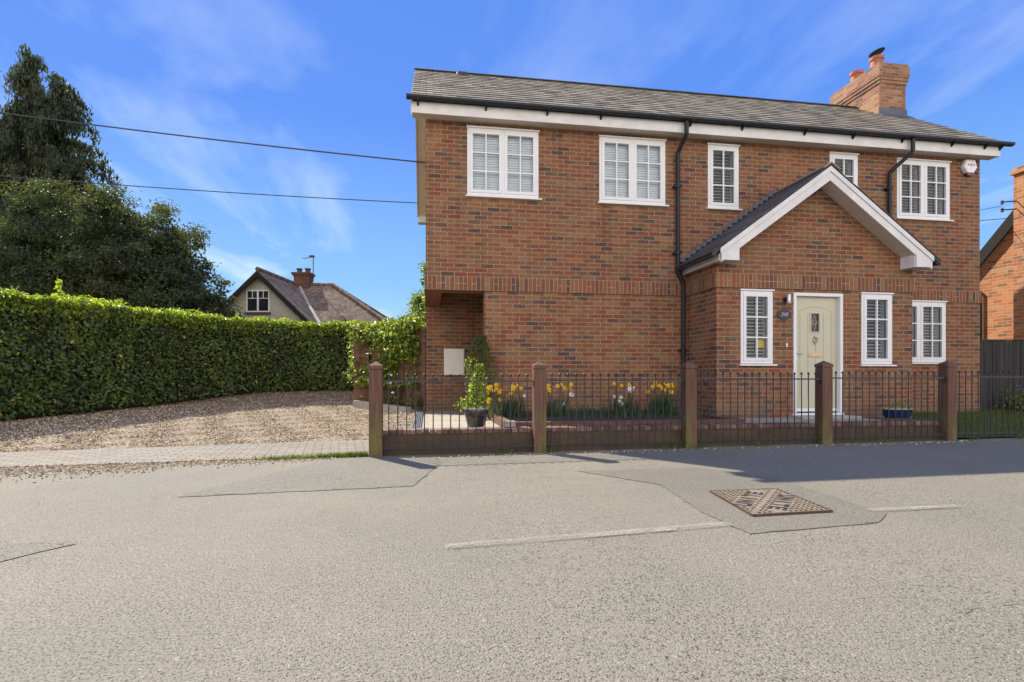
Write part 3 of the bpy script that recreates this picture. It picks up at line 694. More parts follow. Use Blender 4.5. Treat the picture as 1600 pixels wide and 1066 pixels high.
for s in (1, -1):
    loop([(cx+s*.035*math.sin(math.pi*i/12), cz-.13+.26*i/12) for i in range(13)])
    loop([(cx+s*.055, cz+.03), (cx, cz-.04), (cx-s*.03, cz-.01)]); loop([(cx+s*.06*math.sin(math.pi*i/8), cz-.035+.07*i/8) for i in range(9)])
mb.build('leading', M_terra if False else plain('copper_leading', (.55, .42, .36), .4, .1, 9), door)
mb = MB(); mb.lathe((6.532, yd-.012, 1.585), [(.012, -.02), (.02, 0), (.012, .03)], 10)
mb.tube([(6.532+.038*math.cos(a), yd-.02, 1.535+.042*math.sin(a)) for a in [2*math.pi*i/16 for i in range(17)]], .008, 6); mb.box(6.522, 6.542, yd-.024, yd, 1.46, 1.5)
mb.build('knocker', M_brass, door)
mb = MB(); mb.box(6.40, 6.665, yd-.010, yd, 1.245, 1.315); mb.build('letterbox', M_brass, door, bevel=.004)
mb = MB(); mb.box(6.425, 6.64, yd-.017, yd-.010, 1.262, 1.298); mb.build('letterbox_flap', M_brass, door, bevel=.003)
mb = MB(); mb.box(6.155, 6.19, yd-.012, yd, 1.18, 1.40); mb.tube([(6.172, yd-.012, 1.31), (6.172, yd-.05, 1.31), (6.27, yd-.05, 1.305)], .009, 8); mb.build('handle', M_steel, door)
mb = MB(); mb.box(6.0, 7.1, PY-.32, PY-.001, .2, .262); mb.build('doorstep', M_concrete, H, bevel=.01)

# slate roofs
def slates(mb, P0, U, V, length, slope, gauge, width, jit=.002, th=.022):
    # P0 eave start, U along eave, V up the slope (unit vectors), every slate its own slab
    U = Vector(U); V = Vector(V); N = U.cross(V).normalized(); rows = int(round(slope/gauge)); gauge = slope/rows
    for r in range(rows):
        x = -width/2*(r % 2)
        while x < length-1e-4:
            a = max(0, x)+.003; b = min(length, x+width)-.003
            if b-a > .02:
                lo = r*gauge+random.uniform(-jit, jit); hi = lo+gauge*1.35
                hi = min(hi, slope)
                t0 = th+random.uniform(0, .003); t1 = .003
                q = [P0+U*a+V*lo, P0+U*b+V*lo, P0+U*b+V*hi, P0+U*a+V*hi]
                mb.hexa([q[0]+N*(t0-.008), q[1]+N*(t0-.008), q[2]+N*(t1-.008), q[3]+N*(t1-.008), q[0]+N*t0, q[1]+N*t0, q[2]+N*t1, q[3]+N*t1], var=random.random())
            x += width
EY, EZ = 8.93, 5.50; RY, RZ = 11.9, 7.60; RX0, RX1 = -.27, 11.24
V = Vector((0, RY-EY, RZ-EZ)); SL = V.length; V.normalize()
mb = MB(); slates(mb, Vector((RX0, EY, EZ)), (1, 0, 0), V, RX1-RX0, SL, .24, .25)
V2 = Vector((0, -(RY-EY), RZ-EZ)).normalized(); slates(mb, Vector((RX1, 2*RY-EY, EZ)), (-1, 0, 0), V2, RX1-RX0, SL, .25, .5)
roof = mb.build('roof', M_slate, H)
mb = MB()   # felt/deck under the slates, with a closed thickness
for s in (1, -1):
    e = RY-s*(RY-EY)
    mb.hexa([(RX0+.005, e, EZ-.07), (RX1-.005, e, EZ-.07), (RX1-.005, RY, RZ-.07), (RX0+.005, RY, RZ-.07), (RX0+.005, e, EZ-.012), (RX1-.005, e, EZ-.012), (RX1-.005, RY, RZ-.012), (RX0+.005, RY, RZ-.012)])
mb.build('roof_deck', M_black, roof)
mb = MB(); x = RX0-.01
while x < 10.44:
    b = min(x+.45, 10.44); k = random.uniform(0, .004)
    for s in (1, -1):
        mb.hexa([(x, RY, RZ+.02+k), (b, RY, RZ+.02+k), (b, RY-s*.13, RZ-.065+k), (x, RY-s*.13, RZ-.065+k), (x, RY, RZ+.045+k), (b, RY, RZ+.045+k), (b, RY-s*.145, RZ-.05+k), (x, RY-s*.145, RZ-.05+k)])
    x += .455
mb.build('ridge_tiles', M_ridge, roof)
mb = MB(); p = Vector((.62, EY, EZ))+V*(SL-.33); mb.hexa([p+Vector((0, 0, .02)), p+Vector((.24, 0, .02)), p+V*.18+Vector((.24, 0, .02)), p+V*.18+Vector((0, 0, .02)), p+Vector((.03, .0, .09)), p+Vector((.21, 0, .09)), p+V*.18+Vector((.21, 0, .05)), p+V*.18+Vector((.03, 0, .05))]); mb.build('roof_vent', M_ridge, roof)
# fascia, soffit, verges
mb = MB(); mb.box(-.255, 11.14, 8.975, 9.0, 5.25, 5.44); mb.build('fascia', M_trim, H, bevel=.003)
mb = MB(); mb.box(-.25, 11.135, 9.0, FY, 5.262, 5.275); mb.box(-.25, 11.135, 14.8, 15.0, 5.3, 5.315)
mb.build('soffit', M_soffit, H)
for xa, xb in ((-.25, -.03), (10.93, 11.135)):
    mb = MB()
    for s in (1, -1):
        e = RY-s*(RY-9.0); e2 = RY
        zl = 5.262; zt = RZ-.20
        mb.hexa([(xa, e, zl), (xb, e, zl), (xb, e2, zt), (xa, e2, zt), (xa, e, zl+.02), (xb, e, zl+.02), (xb, e2, zt+.02), (xa, e2, zt+.02)])
    mb.build('verge_soffit', M_verge, H)
for xa, xb in ((-.275, -.25), (11.135, 11.16)):
    mb = MB()
    for s in (1, -1):
        e = RY-s*(RY-9.0)
        mb.hexa([(xa, e, 5.235), (xb, e, 5.235), (xb, RY, RZ-.27), (xa, RY, RZ-.27), (xa, e, 5.46), (xb, e, 5.46), (xb, RY, RZ-.06), (xa, RY, RZ-.06)])
    if xa < 0: mb.box(-.25, -.03, 14.78, 15.02, 5.1, 5.3)
    mb.build('bargeboard', M_trim, H)
def gutter(x0, x1, y, z, ax='x', r=.058, parent=H):
    mb = MB(); prof = [(-r, .012), (-r*.96, -.02), (-r*.75, -.036), (0, -.048), (r*.75, -.036), (r*.96, -.02), (r, .012)]
    T = [(a, b) for a, b in prof]+[(a*.9, b+.006) for a, b in reversed(prof)]
    if ax == 'x': mb.prism([(y+a, z+b) for a, b in T], 'x', x0, x1)
    else: mb.prism([(y+a, z+b) for a, b in T], 'y', x0, x1)
    if ax == 'x':
        mb.prism([(y+a, z+b) for a, b in prof], 'x', x0-.01, x0); mb.prism([(y+a, z+b) for a, b in prof], 'x', x1, x1+.01)
    else:
        mb.prism([(y+a, z+b) for a, b in prof], 'y', x0-.01, x0); mb.prism([(y+a, z+b) for a, b in prof], 'y', x1, x1+.01)
    return mb.build('gutter', M_black, parent)
gu = gutter(-.33, 11.32, 8.905, 5.475)
for x in (-.17, .95, 2.0, 2.95, 4.6, 5.6, 6.85, 7.85, 8.9, 10.0, 10.75, 11.1):
    mb = MB(); mb.prism([(8.974, 5.44), (8.974, 5.36), (8.95, 5.38), (8.905, 5.412), (8.86, 5.43), (8.845, 5.48), (8.853, 5.48)], 'x', x, x+.03); mb.build('bracket', M_black, gu)
def pipe(pts, r=.036, clips=()):
    mb = MB(); mb.tube(pts, r, 12); o = mb.build('downpipe', M_black, H, smooth=True)
    for (x, y, z) in clips:
        m = MB(); m.lathe((x, y, z-.03), [(r, 0), (r+.012, .002), (r+.012, .06), (r, .062)], 14); m.box(x-r-.05, x+r+.02, y-.008, FY-.001 if y > 8.6 else y+.05, z-.012, z+.012); m.build('pipe_clip', M_black, o)
    return o
def bend(pts, rad=.05):
    out = [Vector(pts[0])]
    for i in range(1, len(pts)-1):
        a, b, c = Vector(pts[i-1]), Vector(pts[i]), Vector(pts[i+1]); d0 = (a-b).normalized(); d1 = (c-b).normalized()
        p0, p1 = b+d0*rad, b+d1*rad
        for k in range(5): t = k/4; out.append(p0*(1-t)**2+b*2*t*(1-t)+p1*t*t)
    out.append(Vector(pts[-1])); return out
pipe(bend([(4.52, 8.91, 5.42), (4.52, 8.91, 5.20), (4.47, 9.14, 4.97), (4.47, 9.14, 2.86), (4.47, 9.14, 2.80), (4.575, 9.14, 2.60), (4.575, 9.14, .25)], .045), .037, [(4.47, 9.14, 4.35), (4.47, 9.14, 3.15), (4.575, 9.14, 1.4)])
pipe(bend([(9.10, 8.91, 5.42), (9.10, 8.91, 5.19), (8.82, 9.14, 4.86), (8.82, 9.14, 4.0), (8.82, 9.14, 2.9)], .05), .037, [(8.82, 9.14, 4.55)])

# porch roof
PX, PZ, PE, PEZ = 6.535, 4.40, 2.09, 2.88; YB = 7.90
mb = MB()
for s in (-1, 1):
    Vv = Vector((-s*PE, 0, PZ-PEZ)); L_ = Vv.length; Vv.normalize()
    if s < 0: slates(mb, Vector((PX-PE, FY, PEZ)), (0, -1, 0), Vv, FY-YB, L_, .2, 9, th=.007)
    else: slates(mb, Vector((PX+PE, YB, PEZ)), (0, 1, 0), Vv, FY-YB, L_, .2, 9, th=.007)
pr_ = mb.build('porch_roof', M_slate2, H)
mb = MB()
for s in (-1, 1): mb.hexa([(PX+s*PE, YB+.01, PEZ-.06), (PX+s*PE, FY, PEZ-.06), (PX, FY, PZ-.06), (PX, YB+.01, PZ-.06), (PX+s*PE, YB+.01, PEZ-.01), (PX+s*PE, FY, PEZ-.01), (PX, FY, PZ-.01), (PX, YB+.01, PZ-.01)])
mb.build('porch_deck', M_ridge, pr_)
mb = MB()
for y0 in (YB-.01, YB+.44, YB+.89):
    for s in (1, -1):
        y1 = min(y0+.44, FY)
        mb.hexa([(PX, y0, PZ+.015), (PX, y1, PZ+.015), (PX+s*.13, y1, PZ-.075), (PX+s*.13, y0, PZ-.075), (PX, y0, PZ+.04), (PX, y1, PZ+.04), (PX+s*.145, y1, PZ-.06), (PX+s*.145, y0, PZ-.06)])
mb.build('porch_ridge_tiles', M_slate, pr_)
# bargeboards: board plus capping strip, block feet
sl_ = (PZ-PEZ)/PE
def bl(d, z): return z-sl_*d
mb = MB(); yb0, yb1 = YB+.02, YB+.045
for s in (-1, 1):
    pts = [(PX, PZ-.26), (PX+s*1.78, bl(1.78, PZ-.26)), (PX+s*1.93, bl(1.93, PZ-.26)), (PX+s*1.93, bl(1.93, PZ-.055)), (PX, PZ-.055)]
    f = [pts[0], pts[2], pts[3], pts[4]]
    mb.prism(f if s > 0 else f[::-1], 'y', yb0, yb1)
    foot = [(PX+s*1.62, 2.77), (PX+s*1.93, 2.77), (PX+s*1.93, bl(1.93, PZ-.07)), (PX+s*1.62, bl(1.62, PZ-.20))]
    mb.prism(foot if s > 0 else foot[::-1], 'y', yb0-.003, yb1-.002)
mb.build('porch_bargeboard', M_trim, H, bevel=.003)
mb = MB()
for s in (-1, 1):
    f = [(PX, PZ-.115), (PX+s*1.95, bl(1.95, PZ-.115)), (PX+s*1.95, bl(1.95, PZ-.03)), (PX, PZ-.03)]
    mb.prism(f if s > 0 else f[::-1], 'y', yb0-.018, yb0-.003)
mb.build('barge_capping', M_trim, H)
mb = MB()
for s in (-1, 1):
    mb.hexa([(PX, yb1, PZ-.25), (PX, PY, PZ-.25), (PX+s*1.64, PY, bl(1.64, PZ-.25)), (PX+s*1.64, yb1, bl(1.64, PZ-.25)), (PX, yb1, PZ-.235), (PX, PY, PZ-.235), (PX+s*1.64, PY, bl(1.64, PZ-.235)), (PX+s*1.64, yb1, bl(1.64, PZ-.235))])
    xa, xb = sorted((PX+s*1.62, PX+s*1.93)); mb.box(xa, xb, yb1, FY, 2.772, 2.785); 
mb.build('porch_soffit', M_soffit, H)
for s in (-1, 1):
    mb = MB()
    xa, xb = sorted((PX+s*1.925, PX+s*1.95)); mb.box(xa, xb, yb1, FY, 2.765, 2.875)
    xa, xb = sorted((PX+s*1.605, PX+s*1.62)); mb.box(xa, xb, yb1, PY, 2.775, 3.05)
    mb.build('porch_fascia', M_trim, H)
for s in (-1, 1): gutter(YB+.03, FY-.02, PX+s*2.045, 2.875, 'y', .05)
# stepped lead flashing where the porch roof meets the wall
mb = MB()
for s in (-1, 1):
    for k in range(22):
        z0 = 2.93+k*.075; xx = PX+s*((PZ-z0)/sl_)
        if z0 > PZ-.03: break
        xo = xx+s*.075; xi = xx-s*.13
        a, b = sorted((xo, xi)); mb.box(a, b, FY-.006, FY-.001, z0-.06, z0+.074)
mb.build('lead_flashing', M_lead, H)

# chimney
def corb(mb, z0, z1, e): mb.box(10.44-e, 11.14+e, 11.1-e, 12.55+e, z0, z1)
mb = MB(); corb(mb, 6.5, 7.79, 0); corb(mb, 7.79, 7.865, .02); corb(mb, 7.865, 7.94, .04); corb(mb, 7.94, 8.20, .055); corb(mb, 8.20, 8.262, .03)
ch = mb.build('chimney', M_stack, H)
mb = MB(); mb.box(10.47, 11.11, 11.13, 12.52, 8.263, 8.30); mb.build('mortar_cap', M_concrete, ch)
for (x, y, h, cowl) in ((10.74, 11.50, .35, True), (10.74, 12.12, .34, False)):
    mb = MB(); mb.lathe((x, y, 8.295), [(.145, 0), (.135, .05), (.125, h-.09), (.15, h-.08), (.155, h-.01), (.14, h), (.115, h), (.115, h-.2)], 24); pt = mb.build('chimney_pot', M_terra, ch, smooth=True)
    if cowl:
        mb = MB(); c = Vector((x, y, 8.295+h+.12)); q = Matrix.Rotation(R(-14), 3, 'Y') @ Matrix.Rotation(R(-8), 3, 'X')
        for k in range(3): a = 2*math.pi*k/3; mb.tube([(x+.09*math.cos(a), y+.09*math.sin(a), 8.295+h-.03), (x+.09*math.cos(a), y+.09*math.sin(a), 8.295+h+.11)], .005, 5)
        n0 = len(mb.v); mb.lathe((0, 0, 0), [(.17, -.01), (.175, 0), (.1, .03), (.01, .04)], 24)
        mb.v[n0:] = [tuple(q @ Vector(p)+c) for p in mb.v[n0:]]
        mb.build('cowl', M_black, ch)
# lead apron at foot of the stack
mb = MB(); sr = (RZ-EZ)/(RY-EY); za = EZ+sr*(11.1-EY)
mb.box(10.41, 11.17, 11.085, 11.1, za+.0, za+.17); mb.hexa([(10.36, 10.93, za-.12+.03), (11.2, 10.93, za-.12+.03), (11.2, 11.1, za+.03), (10.36, 11.1, za+.03), (10.36, 10.93, za-.12+.04), (11.2, 10.93, za-.12+.04), (11.2, 11.1, za+.045), (10.36, 11.1, za+.045)])
mb.build('lead_apron', M_lead, ch)

# things fixed to the house
al = empty('alarm_box', (10.63, 9.19, 4.93), 'white hexagonal alarm box with red base high on the brick wall at the right corner', 'alarm box')
mb = MB(); hx = [(10.47, 5.07), (10.555, 4.945), (10.705, 4.945), (10.79, 5.07), (10.74, 5.22), (10.53, 5.22)]
cx_ = 10.63; mb2 = hx
c0 = [(x, 9.195, z) for x, z in hx]; c1 = [(cx_+(x-cx_)*.97, 9.13, 5.08+(z-5.08)*.97) for x, z in hx]; c2 = [(cx_+(x-cx_)*.86, 9.115, 5.08+(z-5.08)*.86) for x, z in hx]
for A, B in ((c0, c1), (c1, c2)):
    for i in range(6): j = (i+1) % 6; mb.quad(A[i], A[j], B[j], B[i])
mb.poly(c2[::-1] if False else c2); mb.build('cover', M_white, al)
mb = MB(); mb.hexa([(10.565, 9.125, 4.905), (10.695, 9.125, 4.905), (10.695, 9.19, 4.905), (10.565, 9.19, 4.905), (10.545, 9.122, 4.958), (10.715, 9.122, 4.958), (10.715, 9.195, 4.958), (10.545, 9.195, 4.958)]); mb.build('strobe', M_redplast, al)
mb = MB(); yy = 9.113
mb.box(10.545, 10.60, yy-.001, yy+.001, 5.098, 5.118); mb.box(10.665, 10.72, yy-.001, yy+.001, 5.098, 5.118)
for s in (1, -1): mb.hexa([(10.61, yy-.001, 5.108-s*.028), (10.622, yy-.001, 5.108-s*.028), (10.622, yy+.001, 5.108-s*.028), (10.61, yy+.001, 5.108-s*.028), (10.645, yy-.001, 5.108+s*.028), (10.657, yy-.001, 5.108+s*.028), (10.657, yy+.001, 5.108+s*.028), (10.645, yy+.001, 5.108+s*.028)])
mb.build('logo', M_purple, al)
def textmesh(txt, size, font_shear=0):
    cu = bpy.data.curves.new('t', 'FONT'); cu.body = txt; cu.size = size; cu.align_x = 'CENTER'; cu.align_y = 'CENTER'; cu.shear = font_shear; cu.offset = size*.02
    o = bpy.data.objects.new('t', cu); COL.objects.link(o); dg = bpy.context.evaluated_depsgraph_get(); dg.update()
    me = o.evaluated_get(dg).to_mesh(); V_ = [v.co.copy() for v in me.vertices]; F_ = [tuple(p.vertices) for p in me.polygons]; o.evaluated_get(dg).to_mesh_clear()
    bpy.data.objects.remove(o); return V_, F_
pl = empty('house_number_plaque', (5.905, 8.2, 1.86), 'dark oval house number plaque between the left porch window and the front door', 'house sign')
mb = MB(); ring = [(5.905+.125*math.cos(a), 1.955+.088*math.sin(a)) for a in [2*math.pi*i/32 for i in range(32)]]; mb.prism(ring, 'y', 8.198, 8.219); mb.build('plate', M_slateplq, pl, bevel=.004)
V_, F_ = textmesh('248', .085, .25); mb = MB()
for f in F_: mb.poly([(5.905+V_[i].x, 8.196, 1.955+V_[i].y) for i in f])
mb.build('numbers', M_pale, pl)
wl = empty('wall_light', (5.93, 8.2, 2.13), 'small steel wall light beside the top left corner of the door', 'wall light')
mb = MB(); mb.lathe((5.945, 8.14, 2.13), [(.032, 0), (.034, .005), (.034, .155), (.03, .16)], 18); mb.build('lamp_tube', M_steel, wl, smooth=True)
mb = MB(); mb.box(5.90, 5.95, 8.165, 8.219, 2.17, 2.24); mb.build('bracket', M_black, wl)
db = MB(); db.box(5.945, 5.975, 8.205, 8.219, 1.41, 1.475); o = db.build('doorbell', M_white, bevel=.004); tag(o, 'small pale doorbell push on the bricks left of the door', 'doorbell')
mt = empty('meter_box', (.55, 11.28, .95), 'cream utility meter box on the recessed brick wall behind the first railing bay', 'meter box')
mb = MB(); mb.box(.34, .76, 11.24, 11.299, .95, 1.50); mb.build('casing', M_meter, mt, bevel=.006); mb = MB(); mb.box(.358, .742, 11.232, 11.24, .968, 1.482); dr = mb.build('lid', M_meter, mt, bevel=.003)
mb = MB(); mb.lathe((.712, 11.228, 1.215), [(.008, 0), (.008, .012)], 10); mb.build('lock', M_black, mt)
mb = MB(); mb.box(5.44, 5.60, PY+.078, PY+.084, 1.40, 1.54); o = mb.build('yellow_reflection', M_yellow); tag(o, 'yellow reflection in the left porch window, built as a small box behind the glass', 'box')  # reflection in the pane, made as a solid yellow block

# ------------------------------------------------------------------ posts, railing, low wall
PXS = [-.58, 1.32, 3.23, 5.11, 6.98]
PL = ['leftmost wooden fence post, green with algae at its foot, beside the gravel drive', 'second wooden fence post from the left, green stained, beside the potted plant', 'third wooden fence post, in front of the downpipe', 'fourth wooden fence post standing in front of the sage green door', 'rightmost wooden fence post, standing between low wall and lawn']
def make_post():
    e = empty('fence_post', (0, 0, 0), PL[0], 'post', 'wooden fence posts')
    mb = MB(); w = .073; mb.box(-w, w, -w, w, -.1, .985); mb.build('shaft', M_post, e, bevel=.006)
    mb = MB(); mb.hexa([(-w-.004, -w-.004, .995), (w+.004, -w-.004, .995), (w+.004, w+.004, .995), (-w-.004, w+.004, .995), (-w-.004, -w-.004, 1.035), (w+.004, -w-.004, 1.035), (w+.004, w+.004, 1.035), (-w-.004, w+.004, 1.035)]); 
    for a, b in (((-1, -1), (1, -1)), ((1, -1), (1, 1)), ((1, 1), (-1, 1)), ((-1, 1), (-1, -1))): mb.poly([(a[0]*(w+.004), a[1]*(w+.004), 1.035), (b[0]*(w+.004), b[1]*(w+.004), 1.035), (0, 0, 1.085)])
    mb.box(-w+.008, w-.008, -w+.008, w-.008, .984, .996)
    mb.build('cap', M_post, e); return e
p0 = make_post()
for i, x in enumerate(PXS):
    o = p0 if i == 0 else copy_tree(p0)
    o.location = (x, 6.31, rz(x)); o.rotation_euler.z = R(random.uniform(-2, 2)); o['label'] = PL[i]
RLAB = ['black iron railing panel between the leftmost and second posts, sunlit along its top', 'black iron railing panel in front of the daffodil bed, between second and third posts', 'black iron railing panel between the third post and the post before the door', 'black iron railing panel right of the door, before the blue planter', 'black iron railing panel in front of the lawn, right of the last post']
def make_rail():
    e = empty('railing_panel', (0, 0, 0), RLAB[0], 'railing', 'iron railing panels')
    mb = MB(); mb.box(.075, 1.825, -.005, .005, .848, .866); mb.box(.075, .082, -.012, .012, .79, .866); mb.box(1.818, 1.825, -.012, .012, .79, .866); mb.build('top_rail', M_iron, e)
    mb = MB(); mb.box(.075, 1.825, -.005, .005, .085, .100); mb.build('bottom_rail', M_iron, e)
    b0 = None
    for k in range(17):
        if b0 is None:
            mb = MB(); mb.tube([(0, 0, .045), (0, 0, .915)], .0068, 7); mb.lathe((0, 0, .912), [(.004, 0), (.011, .004), (.0155, .015), (.011, .026), (.002, .031)], 9); b0 = mb.build('baluster', M_iron, e, smooth=True); o = b0
        else: o = b0.copy(); COL.objects.link(o); o.parent = e
        o.location = (.145+k*.1, 0, 0); 
    return e
r0 = make_rail()
for i, x in enumerate(PXS):
    o = r0 if i == 0 else copy_tree(r0)
    o.location = (x, 6.27, rz(x)); o['label'] = RLAB[i]
    if i != 0: o.scale.x = ((PXS[i+1] if i < 4 else 8.88)-x)/1.9
# low wall, in four bays between the posts
for i in range(4):
    a, b = PXS[i]+.075, PXS[i+1]-.075; z = rz(a)
    mb = MB(); mb.box(a, b, 6.36, 6.565, -.1, .24+z*.3); w = mb.build('low_brick_wall', M_lowbrick)
    tag(w, ['low dark brick wall behind the leftmost railing bay, its top edge sunlit', 'low dark brick wall in front of the raised daffodil bed', 'low dark brick wall below the railing left of the door post', 'low dark brick wall right of the door post, before the blue planter'][i], 'wall', 'low wall bays between the posts')
    x = a; mb = MB()
    while x < b-.02:
        xe = min(x+.075, b); k = random.uniform(-.003, .003); mb.box(x+.003, xe-.003, 6.352+k, 6.575+k, .241+z*.3, .292+k+z*.3, var=random.random()); x += .075
    off = WLOC[w.name]
    WLOC['__w'] = off; 
    c = mb.build('coping', var_mat('coping_brick', [(0, (.10, .055, .045)), (.5, (.17, .095, .075)), (1, (.26, .165, .13))], .9, bump=.8) if i == 0 else bpy.data.materials['coping_brick'], w, bevel=.006)

# ------------------------------------------------------------------ foliage builders
def leaf_mesh(name, C, Nrm, size, mat, asp=.5, fold=.25, var=None, droop=None, core=None):
    """C centres (n,3), Nrm approx leaf normals, size (n,)"""
    n = len(C); C = np.asarray(C, float); Nrm = np.asarray(Nrm, float); Nrm /= np.linalg.norm(Nrm, axis=1)[:, None]+1e-9
    T = RNG.normal(size=(n, 3))
    if droop is not None: T = T*(1-droop)+np.array([0, 0, -1.])*droop*2
    T -= (T*Nrm).sum(1)[:, None]*Nrm; T /= np.linalg.norm(T, axis=1)[:, None]+1e-9
    B = np.cross(Nrm, T); s = np.asarray(size)[:, None]; w = s*asp*.5
    base = C-T*s*.5; tip = C+T*s*.5-Nrm*s*.12
    f = Nrm*w*fold
    l1 = C-T*s*.18+B*w+f; l2 = C+T*s*.2+B*w*.85+f; r1 = C-T*s*.18-B*w+f; r2 = C+T*s*.2-B*w*.85+f
    v = np.stack([base, l1, l2, tip, r2, r1], 1).reshape(-1, 3)
    idx = 6*np.arange(n)[:, None]; q = np.concatenate([idx+np.array([0, 1, 2, 3]), idx+np.array([3, 4, 5, 0])], 1).reshape(-1, 4)
    me = bpy.data.meshes.new(name); nv = len(v); nf = len(q)
    me.vertices.add(nv); me.vertices.foreach_set('co', v.ravel()); me.loops.add(nf*4); me.loops.foreach_set('vertex_index', q.ravel().astype(np.int32))
    me.polygons.add(nf); me.polygons.foreach_set('loop_start', (4*np.arange(nf)).astype(np.int32)); me.polygons.foreach_set('loop_total', np.full(nf, 4, np.int32))
    me.update(calc_edges=True); me.materials.append(mat)
    va = RNG.random(n) if var is None else np.clip(var, 0, 1)
    at = me.attributes.new('var', 'FLOAT', 'FACE'); at.data.foreach_set('value', np.repeat(va, 2)); return me
def obj(name, me, parent=None, loc=None):
    o = bpy.data.objects.new(name, me); COL.objects.link(o)
    if parent is not None:
        o.parent = parent; off = WLOC[parent.name]; me.transform(Matrix.Translation(-off)); WLOC[o.name] = off
    return o
def snoise(P, f, seed=0):
    r = np.random.default_rng(seed); out = 0
    for k in range(5):
        d = r.normal(size=3)*f*(1+.6*k); out = out+np.sin(P @ d+r.uniform(0, 6))/(1+.5*k)
    return out/2.5

# hedge
HP = [(-9.2, 5.6), (-7.06, 10.22), (-5.36, 13.39), (-4.6, 14.25), (-3.9, 14.7), (-1.85, 15.12), (.4, 15.2), (3.0, 15.3)]
HP = [Vector((a, b, 0)) for a, b in HP]
seg = [(HP[i+1]-HP[i]).length for i in range(len(HP)-1)]; TOT = sum(seg)
def hp(s):
    for i, l in enumerate(seg):
        if s <= l or i == len(seg)-1:
            t = (HP[i+1]-HP[i]).normalized(); return HP[i]+t*s, t
        s -= l
def ground_h(x, y): return g_h(x, y) if x < 0 else .62
hd = empty('laurel_hedge', (-5.4, 13.4, .2), 'long clipped laurel hedge with glossy green leaves bordering the gravel drive', 'hedge')
HT = 2.30; HW = .95
C, Nn, S, VV = [], [], [], []
M = 92000
ss = RNG.random(M)*TOT
for s in ss:
    p, t = hp(s); nrm = Vector((t.y, -t.x, 0))        # towards the drive
    u = random.random(); dcam = p.length
    if random.random() < (dcam-9)/14: continue
    if u < .62:
        zb = ground_h(p.x, p.y)+.04; z = zb+(HT-zb)*random.random()**.9; q = p+Vector((0, 0, z)); n_ = nrm+Vector((0, 0, .25)); d0 = 0
        low = 1-(z-zb)/(HT-zb)
        if z-zb < .10*random.random()+.08*math.sin(s*2.7)*math.sin(s*7.1): continue; d0 = -.10*low**2
    elif u < .95: w = random.random(); q = p-nrm*HW*w+Vector((0, 0, HT)); n_ = Vector((0, 0, 1)); d0 = 0
    else: zb = .4; q = p-nrm*HW+Vector((0, 0, zb+(HT-zb)*random.random())); n_ = -nrm; d0 = 0
    C.append(q); Nn.append(n_); S.append(d0)
C = np.array([tuple(c) for c in C]); Nn = np.array([tuple(c) for c in Nn]); d0 = np.array(S)
nn = Nn/np.linalg.norm(Nn, axis=1)[:, None]
disp = .075*snoise(C, 2.0, 3)+.06*snoise(C, 6, 5)+RNG.uniform(-.11, .06, len(C))+d0
topm = Nn[:, 2] > .9
disp = np.where(topm, .05*snoise(C, 1.7, 4)+.035*snoise(C, 8, 6)+RNG.uniform(-.06, .05, len(C)), disp)
C = C+nn*disp[:, None]
Nl = nn*.9+RNG.normal(0, .55, C.shape); sz = RNG.uniform(.05, .10, len(C))
va = RNG.random(len(C))*.93; yel = RNG.random(len(C)) < .014; va = np.where(yel, RNG.uniform(.95, 1, len(C)), va)
va = np.where((~yel), np.clip(va*.75+.22*snoise(C, 1.3, 8)+.12, 0, .93), va)
obj('foliage', leaf_mesh('hedge_leaves', C, Nl, sz, M_hedge, .5, .25, va), hd)
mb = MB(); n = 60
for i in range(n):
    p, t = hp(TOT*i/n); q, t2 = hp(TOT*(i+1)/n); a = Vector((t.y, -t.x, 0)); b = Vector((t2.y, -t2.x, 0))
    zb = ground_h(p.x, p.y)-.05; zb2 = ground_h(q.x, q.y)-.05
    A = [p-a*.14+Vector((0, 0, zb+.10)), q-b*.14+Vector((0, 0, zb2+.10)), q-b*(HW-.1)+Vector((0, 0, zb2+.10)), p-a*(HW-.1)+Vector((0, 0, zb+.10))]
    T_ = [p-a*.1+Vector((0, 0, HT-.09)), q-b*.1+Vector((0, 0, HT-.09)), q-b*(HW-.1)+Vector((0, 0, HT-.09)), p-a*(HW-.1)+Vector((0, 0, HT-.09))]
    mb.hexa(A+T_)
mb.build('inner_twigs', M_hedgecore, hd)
mb = MB(); s = .3
while s < TOT-.5:
    p, t = hp(s); a = Vector((t.y, -t.x, 0)); q = p-a*random.uniform(.22, .4); zb = ground_h(q.x, q.y)
    mb.tube([q+Vector((0, 0, zb-.05)), q+Vector((random.uniform(-.06, .06), 0, zb+.35)), q+Vector((random.uniform(-.1, .1), 0, zb+.8))], [.03, .022, .015], 6); s += random.uniform(.28, .45)
mb.build('stems', M_bark, hd)
